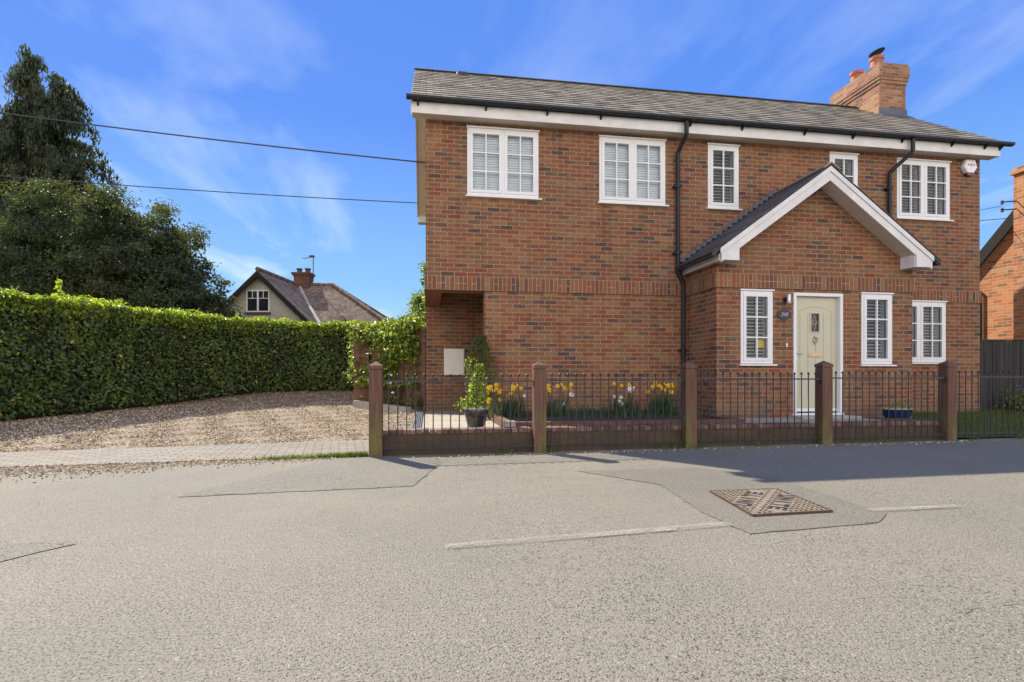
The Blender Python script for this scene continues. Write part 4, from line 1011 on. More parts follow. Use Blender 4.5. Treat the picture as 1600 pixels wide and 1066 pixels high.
# tall shoot on top
def shoot(x, y, z, h, n):
    c = np.array([(x+random.uniform(-.05, .05)+.04*k/n, y+random.uniform(-.05, .05), z+h*k/n) for k in range(n)]); return c
for a_ in ((-6.45, 10.6, 2.28, .36, 14), (-7.1, 10.6, 2.28, .22, 9), (-6.05, 11.7, 2.28, .2, 8), (-4.7, 14.2, 2.28, .22, 8), (-1.0, 15.2, 2.28, .22, 10)):
    sh = shoot(*a_); obj('shoot', leaf_mesh('shoot', sh, RNG.normal(size=sh.shape)+[0, 0, .4], RNG.uniform(.09, .14, len(sh)), M_hedge, .5, .2, np.full(len(sh), .9)), hd)
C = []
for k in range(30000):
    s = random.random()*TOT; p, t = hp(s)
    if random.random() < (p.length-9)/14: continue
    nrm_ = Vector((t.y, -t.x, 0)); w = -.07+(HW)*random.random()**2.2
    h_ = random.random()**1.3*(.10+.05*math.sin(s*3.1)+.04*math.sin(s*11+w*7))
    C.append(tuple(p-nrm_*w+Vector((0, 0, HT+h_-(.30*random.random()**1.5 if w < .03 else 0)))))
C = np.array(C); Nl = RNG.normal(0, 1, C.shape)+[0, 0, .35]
obj('sunlit_top_leaves', leaf_mesh('sunlit_top_leaves', C, Nl, RNG.uniform(.045, .09, len(C)), M_hedgetop, .5, .25), hd)  # extra top leaves, their sunshine put into the paler colour

def tree(name, label, base, trunk_h, trunk_r, blobs, nclump, per, size, mat, clump_r=.34, droop=None, cat='tree', asp=.4, flat=(1, 1, .7), up=.3, limbs=14):
    e = empty(name, tuple(base), label, cat)
    Cs, Ns = [], []; cl = []
    vol = np.array([b[1][0]*b[1][1]+b[1][0]*b[1][2] for b in blobs]); pr = vol/vol.sum()
    for k in range(nclump):
        b = blobs[RNG.choice(len(blobs), p=pr)]; d = RNG.normal(size=3); d /= np.linalg.norm(d); rad = RNG.uniform(.5, 1.0)**.55
        c = np.array(b[0])+d*np.array(b[1])*rad*(1+.16*math.sin(5*d[0]+3*d[2]+k % 3))
        if c[2] < base[2]+.3: continue
        cl.append(c); m = int(per*RNG.uniform(.6, 1.4)); r = clump_r*RNG.uniform(.6, 1.5)
        pts = RNG.normal(size=(m, 3)); pts /= np.linalg.norm(pts, axis=1)[:, None]; pts *= RNG.random((m, 1))**.5
        pts = pts*r*np.array(flat)
        if droop: pts[:, 2] -= np.abs(pts[:, 0])*.5
        # sprigs poke outwards
        k2 = RNG.random(m) < .12; pts[k2] = pts[k2]*1.15+d*r*RNG.uniform(.1, .6, (k2.sum(), 1))
        Cs.append(c+pts); Ns.append(np.tile(d, (m, 1))*.6+RNG.normal(0, .7, (m, 3))+[0, 0, up])
    C = np.concatenate(Cs); N_ = np.concatenate(Ns)
    va = np.clip(RNG.random(len(C))*.6+.25*snoise(C, .8, 11)+.2, 0, 1)
    obj('crown', leaf_mesh(name+'_leaves', C, N_, RNG.uniform(size*.6, size*1.3, len(C)), mat, asp, .15, va, droop), e)
    mb = MB(); top = Vector(base)+Vector((0, 0, trunk_h)); mb.tube([Vector(base)-Vector((0, 0, .2)), Vector(base)+Vector((.05, 0, trunk_h*.5)), top], [trunk_r, trunk_r*.75, trunk_r*.35], 10)
    for k in range(min(limbs, len(cl))):
        c = Vector(cl[k*len(cl)//max(1, limbs)]); s = Vector(base)+Vector((0, 0, trunk_h*random.uniform(.35, .95))); mb.tube([s, s.lerp(c, .5)+Vector((0, 0, .2)), c], [trunk_r*.3, trunk_r*.18, .02], 6)
    mb.build('trunk', M_bark, e, smooth=True); return e
def B(r, d, z, rx, ry, rz_): return (tuple(c2w(r, d, z)), (rx, ry, rz_))
tree('yew_tree', 'broad dark bushy evergreen tree rising behind the clipped hedge', c2w(-12.6, 17.3, .4), 4.2, .3,
     [B(-13.5, 17.3, 4.0, 2.8, 2.3, 3.15), B(-11.9, 17, 4.0, 2.1, 2, 2.4), B(-10.6, 16.8, 3.4, 1.5, 1.5, 1.8), B(-9.6, 16.8, 2.5, 1.0, 1.1, 1.2), B(-15.6, 17.5, 3.5, 2.2, 2, 2.6)], 1250, 130, .10, M_yew, .33)
# conifer with two drooping leaders
def conifer():
    base = c2w(-21.2, 23.5, .4); e = empty('cypress_tree', tuple(base), 'tall drooping conifer with two leaning tops at the left edge', 'tree')
    Cs, Ns = [], []; mb = MB()
    mb.tube([base-Vector((0, 0, .3)), base+Vector((0, 0, 7)), c2w(-21.0, 23.5, 14.6)], [.35, .22, .03], 10)
    mb.tube([base+Vector((0, 0, 5)), c2w(-20.0, 23.3, 9), c2w(-19.6, 23.3, 13.2)], [.2, .13, .03], 8)
    for (r0, d0, zt, zb, R0, nb) in ((-21.05, 23.5, 15.0, 1.0, 3.0, 340), (-19.6, 23.3, 13.7, 4.5, 1.5, 130), (-22.6, 23.6, 12.8, 1, 2.4, 130)):
        for k in range(nb):
            t = (k+random.random())/nb; z = zt-(zt-zb)*t**.85; rad = R0*(.08+.92*min(1, t*1.45))**.8*random.choice([random.uniform(.5, .95), random.uniform(.9, 1.35)]); a = random.uniform(0, 2*math.pi)
            tipv = Vector((math.cos(a)*rad, math.sin(a)*rad, 0)); c = c2w(r0, d0, z)
            L_ = rad; n1 = max(6, int(26*rad))
            for q in range(3): pass
            dr = random.uniform(.15, .5)
            if rad > .8 and k % 3 == 0: mb.tube([c, c+tipv*.6+Vector((0, 0, .1)), c+tipv+Vector((0, 0, -dr))], [.04, .025, .01], 5)
            s = RNG.uniform(.25 if rad > 1 else 0, 1.02, n1*6)
            base_p = np.array(c)[None]+np.array(tipv)[None]*s[:, None]; base_p[:, 2] += .25*np.sin(s*2.2)-dr*s**2
            hang = RNG.random(len(s))**1.3*(.75 if rad > .6 else .35); base_p[:, 2] -= hang; base_p += RNG.normal(0, .09, base_p.shape)
            Cs.append(base_p); Ns.append(RNG.normal(0, .6, base_p.shape)+np.array([math.cos(a), math.sin(a), .1]))
    for k in range(46):
        z = random.uniform(3, 13.6); t = (15-z)/14; r0 = -20.6+.4*t; a0 = random.uniform(-.8, .9); L_ = (.7+2.9*t**.7)*random.uniform(1.0, 1.3)
        c = c2w(r0, 23.4, z); dirv = c2w(math.cos(a0), -math.sin(a0)*1.0, 0); n1 = int(170*L_)
        s = RNG.uniform(.35, 1.05, n1); bp_ = np.array(c)[None]+np.array(dirv)[None]*(L_*s)[:, None]; bp_[:, 2] += .55*np.sin(s*2.6)-.35*s**3
        bp_[:, 2] -= RNG.random(n1)**1.6*.6; bp_ += RNG.normal(0, .08, bp_.shape)*[1, 1, .6]
        Cs.append(bp_); Ns.append(RNG.normal(0, .6, bp_.shape)+np.array(dirv)*.4)
    C = np.concatenate(Cs); N_ = np.concatenate(Ns); va = np.clip(RNG.random(len(C))*.6+.25*snoise(C, .9, 21)+.2, 0, 1)
    obj('crown', leaf_mesh('cypress_leaves', C, N_, RNG.uniform(.11, .26, len(C)), M_conif, .32, .1, va, .75), e); mb.build('trunk', M_bark, e, smooth=True)
conifer()
tree('garden_tree', 'small leafy green tree showing between the house corner and the bungalow roof', c2w(-3.0, 22, .6), 3.2, .12, [B(-3.6, 22, 2.8, .95, 1.0, 1.2), B(-3.45, 22, 3.9, .6, .7, .8), B(-3.3, 22, 4.9, .38, .5, .7)], 240, 70, .11, M_hedge, .26, asp=.45)
me_pts = []
for k in range(40):
    r = -16+k*.45+random.uniform(-.2, .2); me_pts.append(((r), random.uniform(58, 66), random.uniform(2, 6.2)))
C = []
for (r, d, h) in me_pts:
    c = c2w(r, d, 0); m = 260; p = RNG.normal(size=(m, 3)); p /= np.linalg.norm(p, axis=1)[:, None]; p *= RNG.random((m, 1))**.4; C.append(np.array(c)+p*[1.6, 1.6, h*.55]+[0, 0, h*.5])
C = np.concatenate(C); stuff_obj(leaf_mesh('far_trees', C, RNG.normal(size=C.shape), RNG.uniform(.25, .5, len(C)), M_yew, .6), 'distant_trees', 'far line of trees low on the horizon behind the bungalow')

# ------------------------------------------------------------------ garden wall with climber
gw = empty('garden_wall', (-.8, 12.2, .2), 'brick garden wall with a capped pier at the end of the gravel drive', 'wall')
A = Vector((-.05, 11.42, 0)); Bp = Vector((-1.36, 12.95, 0)); t = (Bp-A).normalized(); nrm = Vector((t.y*-1, t.x, 0)); 
if nrm.y > 0: nrm = -nrm
def wseg(mb, a, b, th, z0a, z0b, z1a, z1b):
    n_ = nrm*th; mb.hexa([a+Vector((0, 0, z0a)), b+Vector((0, 0, z0b)), b-n_+Vector((0, 0, z0b)), a-n_+Vector((0, 0, z0a)), a+Vector((0, 0, z1a)), b+Vector((0, 0, z1b)), b-n_+Vector((0, 0, z1b)), a-n_+Vector((0, 0, z1a))])
mb = MB(); wseg(mb, A, Bp, .22, 0, 0, 1.88, 2.0); mb.build('wall', M_gardenbrick, gw)
mb = MB(); wseg(mb, A+nrm*.03, Bp+nrm*.03, .28, 1.881, 2.001, 1.93, 2.05); mb.build('coping', M_gardenbrick, gw)
mb = MB(); b0 = Bp; mb.box(b0.x-.32, b0.x+.02, b0.y-.16, b0.y+.2, 0, 2.0); mb.box(b0.x-.35, b0.x+.05, b0.y-.19, b0.y+.23, 2.001, 2.06); mb.build('pier', M_gardenbrick, gw)
mb = MB(); wseg(mb, A+nrm*.42+Vector((-.02, -.15, 0)), Bp+nrm*.42, .09, 0, .1, .30, .38); o = mb.build('bed_kerb', M_concrete); tag(o, 'low concrete kerb edging the narrow bed below the climber wall', 'kerb')
def surf_leaves(a, b, n, z0, z1, out, dens):
    C = []
    while len(C) < n:
        s = random.random(); z = z0+(z1-z0)*random.random(); p = a.lerp(b, s)+Vector((0, 0, z))
        if math.sin(s*9+z*3.1)+math.sin(z*5.3-s*4)+random.uniform(-1, 1) < dens: continue
        p += nrm*(.04+abs(random.gauss(0, out))); C.append(tuple(p))
    return np.array(C)
cl = empty('climbing_plant', (-.9, 12.3, .3), 'yellow green climber spreading over the garden wall behind the first post', 'climbing plant')
C = surf_leaves(A.lerp(Bp, .06), Bp+t*.3, 4600, .7, 2.12, .17, -.35); C2 = surf_leaves(A, Bp+t*.2, 700, 1.9, 2.16, .10, -1.5)
C3 = np.array([tuple(Bp+t*random.uniform(-.1, .45)+nrm*random.uniform(0, .3)+Vector((0, 0, random.uniform(.9, 1.75)))) for _ in range(260)])
sp_ = np.array([tuple(A.lerp(Bp, random.uniform(.15, .75))+Vector((0, 0, 2.05+abs(random.gauss(0, .12))))) for _ in range(160)])
C = np.concatenate([C, C2, C3, sp_]); obj('foliage', leaf_mesh('climber', C, RNG.normal(0, .6, C.shape)+np.array(nrm)*.7+[0, 0, .6], RNG.uniform(.055, .11, len(C)), M_climb, .55), cl)
mb = MB()
for k in range(9):
    s = k/9+.05; p = A.lerp(Bp, s)+nrm*.05; pts = [p+Vector((0, 0, .25+j*.28))+t*random.uniform(-.12, .12) for j in range(6)]; mb.tube(pts, [.014, .012, .011, .009, .007, .005], 5)
mb.build('stems', M_bark, cl)

# ------------------------------------------------------------------ bungalow behind the hedge
BG = empty('bungalow', tuple(c2w(-9.5, 27, .3)), 'cream rendered bungalow with mossy tiled roof behind the hedge', 'house')
def cw(r, d, z): return tuple(c2w(r, d*.918, z))
ax_, zt_, ez, gy = -10.86, 5.5, 3.2, 25.0; hw = 2.35
mb = MB()
mb.poly([cw(ax_-hw+.25, gy+.3, .2), cw(ax_+hw-.25, gy+.3, .2), cw(ax_+hw-.25, gy+.3, 3.35), cw(ax_, gy+.3, 5.35), cw(ax_-hw+.25, gy+.3, 3.35)])
mb.quad(cw(ax_+hw-.25, gy+.3, .2), cw(ax_+hw-.25, 26.4, .2), cw(ax_+hw-.25, 26.4, 3.3), cw(ax_+hw-.25, gy+.3, 3.3)); mb.quad(cw(ax_+hw-.25, 26.4, .2), cw(-5.7, 26.4, .2), cw(-5.7, 26.4, 3.25), cw(ax_+hw-.25, 26.4, 3.25))
mb.quad(cw(-5.7, 26.4, .2), cw(-5.7, 32.4, .2), cw(-5.7, 32.4, 3.25), cw(-5.7, 26.4, 3.25)); mb.quad(cw(-5.7, 32.4, .2), cw(-15.5, 32.4, .2), cw(-15.5, 32.4, 3.25), cw(-5.7, 32.4, 3.25)); mb.quad(cw(-15.5, 32.4, .2), cw(-15.5, 26.4, .2), cw(-15.5, 26.4, 3.25), cw(-15.5, 32.4, 3.25)); mb.quad(cw(-15.5, 26.4, .2), cw(ax_-hw+.25, 26.4, .2), cw(ax_-hw+.25, 26.4, 3.25), cw(-15.5, 26.4, 3.25)); mb.quad(cw(ax_-hw+.25, gy+.3, .2), cw(ax_-hw+.25, gy+.3, 3.3), cw(ax_-hw+.25, 26.4, 3.3), cw(ax_-hw+.25, 26.4, .2))
mb.build('wall', M_render, BG)
mb = MB(); RB = 29.3
def slab(pts, t=.12):
    lo = [Vector(p)-Vector((0, 0, t)) for p in pts]; n_ = len(pts); mb.poly([tuple(p) for p in pts]); mb.poly([tuple(p) for p in reversed(lo)])
    for i in range(n_): j = (i+1) % n_; mb.quad(tuple(pts[i]), tuple(lo[i]), tuple(lo[j]), tuple(pts[j]))
slab([cw(ax_, gy, zt_), cw(ax_+hw, gy, ez), cw(ax_+hw, 26, ez), cw(ax_+.15, RB, zt_)])
slab([cw(ax_, gy, zt_), cw(ax_+.15, RB, zt_), cw(ax_-hw, 26, ez), cw(ax_-hw, gy, ez)])
slab([cw(ax_+hw, 26, ez), cw(-5.4, 26, ez), cw(-8.96, RB, zt_), cw(ax_+.15, RB, zt_)])
slab([cw(-5.4, 26, ez), cw(-5.4, 32.7, ez), cw(-8.96, RB, zt_)]); slab([cw(-5.4, 32.7, ez), cw(-15.8, 32.7, ez), cw(-12.4, RB, zt_), cw(-8.96, RB, zt_)])
slab([cw(-15.8, 32.7, ez), cw(-15.8, 26, ez), cw(-12.4, RB, zt_)]); slab([cw(-15.8, 26, ez), cw(ax_-hw, 26, ez), cw(ax_+.15, RB, zt_), cw(-12.4, RB, zt_)])
rf = mb.build('roof', M_tiles, BG)
mb = MB(); mb.tube([cw(ax_+hw, 26, ez+.03), cw(ax_+hw*.5+.07, 27.65, 4.35+.01), cw(ax_+.2, RB, zt_+.02)], .085, 6); mb.build('valley_mortar', M_lichen, rf)
mb = MB(); mb.tube([cw(-5.4, 26, ez+.03), cw(-8.96, RB, zt_+.04)], .10, 8); mb.tube([cw(-8.96, RB, zt_+.03), cw(-12.4, RB, zt_+.03)], .10, 8); mb.tube([cw(ax_, gy, zt_+.03), cw(ax_+.15, RB, zt_+.03)], .10, 8); mb.tube([cw(-5.4, 32.7, ez), cw(-8.96, RB, zt_+.03)], .1, 8)
mb.build('ridge_tiles', M_tiles, rf)
mb = MB()
for s in (1, -1): mb.hexa([cw(ax_, gy-.03, zt_-.30), cw(ax_+s*hw, gy-.03, ez-.28), cw(ax_+s*hw, gy+.02, ez-.28), cw(ax_, gy+.02, zt_-.30), cw(ax_, gy-.03, zt_-.06), cw(ax_+s*hw, gy-.03, ez-.04), cw(ax_+s*hw, gy+.02, ez-.04), cw(ax_, gy+.02, zt_-.06)])
mb.hexa([cw(ax_+hw, 25.9, ez-.18), cw(-5.4, 25.9, ez-.18), cw(-5.4, 26, ez-.18), cw(ax_+hw, 26, ez-.18), cw(ax_+hw, 25.9, ez-.02), cw(-5.4, 25.9, ez-.02), cw(-5.4, 26, ez-.02), cw(ax_+hw, 26, ez-.02)])
mb.build('bargeboard', M_darkbarge, BG)
mb = MB(); wx0, wx1, wz0, wz1 = -12.35+.02, -11.3+.02, 3.66, 4.72; wx0, wx1 = -12.33+.0, -11.28; wy = gy+.25
wx0, wx1, wz0, wz1 = -11.45, -10.45, 3.72, 4.67
wx0 += .0
for (a, b, c, d) in ((wx0, wx1, wz1-.05, wz1), (wx0, wx1, wz0, wz0+.05), (wx0, wx0+.05, wz0+.05, wz1-.05), (wx1-.05, wx1, wz0+.05, wz1-.05), ((wx0+wx1)/2-.035, (wx0+wx1)/2+.035, wz0+.05, wz1-.05)):
    mb.hexa([cw(a, wy, c), cw(b, wy, c), cw(b, wy+.07, c), cw(a, wy+.07, c), cw(a, wy, d), cw(b, wy, d), cw(b, wy+.07, d), cw(a, wy+.07, d)])
for (a, b) in ((wx0+.08, (wx0+wx1)/2-.05), ((wx0+wx1)/2+.05, wx1-.08)):
    m_ = (a+b)/2
    for (p, q, c, d) in ((a, b, wz1-.37, wz1-.345), (m_-.012, m_+.012, wz1-.345, wz1-.05)): mb.hexa([cw(p, wy, c), cw(q, wy, c), cw(q, wy+.03, c), cw(p, wy+.03, c), cw(p, wy, d), cw(q, wy, d), cw(q, wy+.03, d), cw(p, wy+.03, d)])
WLOC_w = mb.build('window', M_white, BG)
mb = MB(); mb.quad(cw(wx0+.02, wy+.035, wz0+.02), cw(wx1-.02, wy+.035, wz0+.02), cw(wx1-.02, wy+.035, wz1-.02), cw(wx0+.02, wy+.035, wz1-.02)); mb.build('pane', plain('dark_pane', (.02, .022, .025), .08, .2, 3), WLOC_w)
mb = MB(); a, b = wx0-.05, wx1+.05; mb.hexa([cw(a, wy-.08, wz0-.08), cw(b, wy-.08, wz0-.08), cw(b, wy+.07, wz0-.08), cw(a, wy+.07, wz0-.08), cw(a, wy-.08, wz0-.01), cw(b, wy-.08, wz0-.01), cw(b, wy+.07, wz0-.01), cw(a, wy+.07, wz0-.01)]); mb.build('sill', M_darkbrick, WLOC_w)
mb = MB()
def cbox(r0, r1, d0, d1, z0, z1): mb.hexa([cw(r0, d0, z0), cw(r1, d0, z0), cw(r1, d1, z0), cw(r0, d1, z0), cw(r0, d0, z1), cw(r1, d0, z1), cw(r1, d1, z1), cw(r0, d1, z1)])
cbox(-10.80, -10.04, RB-.3, RB+.3, 5.1, 5.92); cbox(-10.84, -10.0, RB-.35, RB+.35, 5.92, 6.0); cbox(-10.89, -9.95, RB-.4, RB+.4, 6.0, 6.10)
c_ = mb.build('chimney', M_darkbrick, BG)
for r_ in (-10.62, -10.20): mb = MB(); mb.lathe(cw(r_, RB, 6.10), [(.14, 0), (.12, .04), (.12, .18), (.15, .2), (.15, .24), (.12, .25)], 12); mb.build('chimney_pot', M_darkbrick, c_)
mb = MB(); mb.tube([cw(-9.93, RB, 5.7), cw(-9.93, RB, 6.98)], .022, 6); mb.tube([cw(-10.45, RB, 6.84), cw(-9.85, RB, 6.95)], .012, 5)
for k in range(5): q = -10.42+k*.1; mb.tube([cw(q, RB-.16, 6.85+k*.018), cw(q, RB+.16, 6.85+k*.018)], .007, 5)
cbox(-10.12, -9.88, RB-.06, RB+.06, 6.90, 7.0); mb.build('aerial', M_iron, BG)

# ------------------------------------------------------------------ neighbour on the right
NB = empty('neighbour_cottage', (14.5, 10.2, .1), 'orange brick cottage gable with black bargeboard and tall stack at the right edge', 'house')
nx = 13.6; ry, rzz = 9.95, 5.42; sl2 = 1.02
mb = MB(); mb.prism([(7.6, 0), (12.6, 0), (12.6, rzz-sl2*2.65-.15), (ry, rzz-.15), (7.6, rzz-sl2*2.35-.15)], 'x', nx, nx+6)
mb.build('wall', M_neigh, NB)
mb = MB()
for s, l in ((1, 2.85), (-1, 2.55)): mb.hexa([(nx-.07, ry, rzz-.08), (nx+6.2, ry, rzz-.08), (nx+6.2, ry+s*l, rzz-sl2*l-.08), (nx-.07, ry+s*l, rzz-sl2*l-.08), (nx-.07, ry, rzz+.03), (nx+6.2, ry, rzz+.03), (nx+6.2, ry+s*l, rzz-sl2*l+.03), (nx-.07, ry+s*l, rzz-sl2*l+.03)])
mb.build('roof', M_slate2, NB)
mb = MB()
for s, l in ((1, 2.85), (-1, 2.55)): mb.hexa([(nx-.10, ry, rzz-.30), (nx-.06, ry, rzz-.30), (nx-.06, ry+s*l, rzz-sl2*l-.30), (nx-.10, ry+s*l, rzz-sl2*l-.30), (nx-.10, ry, rzz+.05), (nx-.06, ry, rzz+.05), (nx-.06, ry+s*l, rzz-sl2*l+.05), (nx-.10, ry+s*l, rzz-sl2*l+.05)])
mb.build('bargeboard', M_darkbarge, NB)
mb = MB(); mb.box(nx-.3, nx-.001, 9.5, 10.43, 0, 5.47); mb.box(nx-.30, nx+.35, 9.5, 10.42, 5.471, 5.55); mb.box(nx-.345, nx+.38, 9.45, 10.475, 5.55, 5.625); mb.box(nx-.31, nx+.36, 9.49, 10.44, 5.625, 5.70); mb.build('chimney', M_neigh, NB)
mb = MB(); mb.tube(bend([(nx-.045, 11.7, 3.05), (nx-.045, 11.38, 3.05), (nx-.045, 11.38, .2)], .1), .03, 8); mb.build('waste_pipe', M_black, NB, smooth=True)
br = empty('insulator_bracket', (12.95, 10.2, 4.7), 'black iron bracket with two brown insulators on the right hand brick stack', 'bracket')
bx = 12.98
for z in (4.91, 4.73):
    mb = MB(); mb.tube([(nx-.31, 10.36, z+.02), (bx, 10.42, z)], .014, 6); mb.build('arm', M_iron, br)
for z in (4.875, 4.70): mb = MB(); mb.lathe((bx, 10.42, z-.02), [(.018, 0), (.035, .015), (.02, .04), (.035, .065), (.018, .09)], 10); mb.build('insulator', M_ins, br)
def cable(label, a, b, r, sag, n=24, group=None):
    a, b = Vector(a), Vector(b); pts = [a.lerp(b, i/n)-Vector((0, 0, sag*4*(i/n)*(1-i/n))) for i in range(n+1)]
    mb = MB(); mb.tube(pts, r, 6); o = mb.build('overhead_cable', M_cable); tag(o, label, 'cable', group); return o
cable('upper black overhead cable crossing the sky to the house gable', (-17.6, 16.9, 8.75), (-.03, 13.4, 6.18), .017, .12)
cable('lower thin overhead cable crossing the sky to the rear roof corner', (-17.6, 16.9, 6.75), (-.24, 14.78, 5.62), .012, .12)
cable('upper short cable from the house side wall to the bracket on the right stack', (10.93, 11.6, 4.62), (bx, 10.42, 4.82), .006, .02)
cable('lower short cable from the house side wall towards the cottage eaves', (10.93, 11.6, 4.60), (nx-.15, 10.6, 4.62), .008, .02)
# boarded fence between house and cottage
fe = empty('board_fence', (12.5, 9.5, .2), 'dark boarded timber fence between the house and the orange cottage', 'fence')
mb = MB(); x = 10.95
while x < 16.5:
    k = random.uniform(-.008, .008); mb.box(x, x+.095, 9.62+abs(k), 9.635+abs(k), .15, 1.665+.012*(x-10.95)+k, var=random.random()); x += .1
mb.build('boards', M_fence, fe)
mb = MB(); mb.hexa([(10.95, 9.60, 1.668), (16.5, 9.60, 1.735), (16.5, 9.66, 1.735), (10.95, 9.66, 1.668), (10.95, 9.60, 1.69), (16.5, 9.60, 1.757), (16.5, 9.66, 1.757), (10.95, 9.66, 1.69)]); mb.build('capping_rail', M_fence, fe)
for z in (.4, 1.4): mb = MB(); mb.box(10.95, 16.5, 9.65, 9.69, z, z+.07); mb.build('rail', M_fence, fe)

# ------------------------------------------------------------------ raised bed, pots, flowers
bed = empty('raised_bed', (2.6, 7.9, .2), 'raised flower bed with brick edging below the front wall', 'flower bed')
mb = MB(); mb.box(.98, 4.25, 6.72, 6.82, .15, .335); mb.box(.98, 1.08, 6.82, 8.6, .15, .335); mb.box(4.15, 4.25, 6.82, 9.19, .15, .335); mb.build('edging', M_gardenbrick, bed, bevel=.008)
mb = MB(); mb.box(.96, 1.1, 6.68, 6.80, .15, .35); mb.build('corner_stone', M_concrete, bed, bevel=.01)
mb = MB(); mb.quad((1.08, 6.82, .30), (4.15, 6.82, .30), (4.15, 9.19, .32), (1.08, 9.19, .32)); mb.build('soil', M_soil, bed)
def flower_mesh(mat, sz):
    mb = MB()
    for k in range(6):
        a = k*math.pi/3; d = Vector((math.cos(a), 0, math.sin(a))); e_ = Vector((math.cos(a+.5), 0, math.sin(a+.5))); f_ = Vector((math.cos(a-.5), 0, math.sin(a-.5)))
        mb.quad((0, 0, 0), tuple(e_*sz*.55), tuple(d*sz+Vector((0, .004, 0))), tuple(f_*sz*.55))
    n0 = len(mb.v); mb.lathe((0, 0, 0), [(sz*.25, 0), (sz*.28, sz*.5), (sz*.42, sz*.7), (sz*.30, sz*.66), (sz*.2, sz*.1)], 8)
    mb.v[n0:] = [(x, -z, y) for x, y, z in mb.v[n0:]]
    return mb
fl0 = {}
def daffodils(x, y, heads, nleaf, rad, h, label):
    e = empty('daffodil_clump', (x, y, .31), label, 'flowers', 'daffodil clumps in the raised bed'); nleaf = int(nleaf*.65); h *= .86
    P = [(x+random.gauss(0, rad*.55), y+random.gauss(0, rad*.4), .30) for _ in range(nleaf)]
    obj('leaves', blades('daff_leaves', P, h*.5, h*.95, .007, '', M_daffleaf, .28), e)
    st = MB()
    for (hx, hz, kind) in heads:
        m = M_daff if kind == 'y' else M_daffw
        hy = y+random.uniform(-.12, .08)
        if kind not in fl0: mb = flower_mesh(m, .042); o = mb.build('flower', m, e); fl0[kind] = o
        else: o = fl0[kind].copy(); COL.objects.link(o); o.parent = e
        o.parent = e; o.location = Vector((hx, hy, hz))-Vector((x, y, .31))
        if fl0[kind] is o:   # first flower is built at the world origin: shift its mesh there
            o.data.transform(Matrix.Translation(Vector((x, y, .31))))
        o.rotation_euler = (R(random.uniform(-25, 20)), R(random.uniform(-40, 40)), R(random.uniform(-50, 50))); o.scale = [random.uniform(.85, 1.15)]*3
        st.tube([(hx*.5+x*.5, y, .3), (hx*.85+x*.15, hy*.7+y*.3, .3+(hz-.3)*.6), (hx, hy+.01, hz)], .0035, 4)
    st.build('stems', M_daffleaf, e)
def HD(x0, x1, z0, z1, n, k='y'): return [(random.uniform(x0, x1), random.uniform(z0, z1), k) for _ in range(n)]
yb = 8.2
def fx(px): u = (px-800)/841; tt = yb/(math.cos(PHI)-u*math.sin(PHI)); return tt*(math.sin(PHI)+u*math.cos(PHI))
daffodils(1.02+.2, 8.0, HD(.62+.2, 1.42, .66, .80, 20)+HD(.8, 1.15, .50, .58, 3)+HD(1.45, 1.5, .62, .66, 1, 'w'), 260, .26, .48, 'largest clump of yellow daffodils, left of the second post')
daffodils(1.9, 8.0, HD(1.62, 2.2, .64, .80, 11)+HD(2.15, 2.25, .62, .66, 2, 'w')+HD(2.05, 2.12, .45, .5, 1, 'w'), 150, .22, .46, 'clump of yellow daffodils directly behind the second post')
daffodils(3.1, 8.2, HD(2.95, 3.2, .74, .80, 3)+HD(3.12, 3.5, .67, .74, 7, 'w')+HD(2.95, 3.1, .46, .62, 4, 'w'), 190, .25, .46, 'clump of mostly white narcissus with three yellow blooms')
daffodils(3.75, 8.2, HD(3.5, 3.98, .60, .84, 15), 190, .22, .48, 'clump of yellow daffodils just left of the third post')
daffodils(4.02, 8.75, HD(3.95, 4.2, .66, .78, 4), 130, .14, .48, 'small daffodil clump in the corner beside the porch wall')
P = []
for k in range(420): P.append((random.uniform(2.0, 4.1), random.uniform(7.2, 9.0), .31))
stuff_obj(blades('ground_cover', P, .05, .2, .006, '', M_daffleaf, .7), 'ground_cover', 'low dark green ground cover on the soil of the raised bed')

pp = empty('potted_shrub', (.63, 7.05, .235), 'dark glazed pot holding a bright leafy green shrub behind the railing', 'potted plant')
mb = MB(); mb.lathe((.63, 7.05, .236), [(.095, 0), (.10, .01), (.135, .10), (.155, .20), (.150, .25), (.13, .26), (.128, .22)], 28); mb.build('pot', M_pot, pp, smooth=True)
mb = MB(); mb.lathe((.63, 7.05, .48), [(.15, 0), (.166, .008), (.166, .024), (.15, .03), (.135, .028), (.13, 0)], 28); mb.build('pot_rim', M_potrim, pp, smooth=True)
mb = MB(); mb.lathe((.63, 7.05, .47), [(.13, 0), (.13, .012), (.01, .015)], 20); mb.build('soil', M_soil, pp)
C = []
while len(C) < 750:
    z = random.random()**1.15; rr = .17*(1-z*.75)+.02; a = random.uniform(0, 6.28); r_ = rr*math.sqrt(random.random())
    C.append((.63+r_*math.cos(a)+.05*z, 7.05+r_*math.sin(a), .50+.58*z))
for k in range(30): C.append((.43+random.gauss(0, .035), 7.05, .56+random.gauss(0, .04)))
for k in range(14): C.append((.55+random.gauss(0, .03), 7.05, 1.12+random.gauss(0, .03)))
C = np.array(C); obj('foliage', leaf_mesh('pot_leaves', C, RNG.normal(size=C.shape)+[0, 0, .4], RNG.uniform(.028, .05, len(C)), M_climb, .6), pp)
mb = MB()
for k in range(8): a = k*.8; mb.tube([(.63, 7.05, .48), (.63+.05*math.cos(a), 7.05+.05*math.sin(a), .75), (.63+.06*math.cos(a)+.03, 7.05+.04*math.sin(a), 1.05)], .004, 4)
mb.build('stems', M_bark, pp)
fn = empty('feathery_shrub', (.92, 8.95, .22), 'tall feathery dark green shrub at the brick corner behind the pot', 'shrub')
C = []
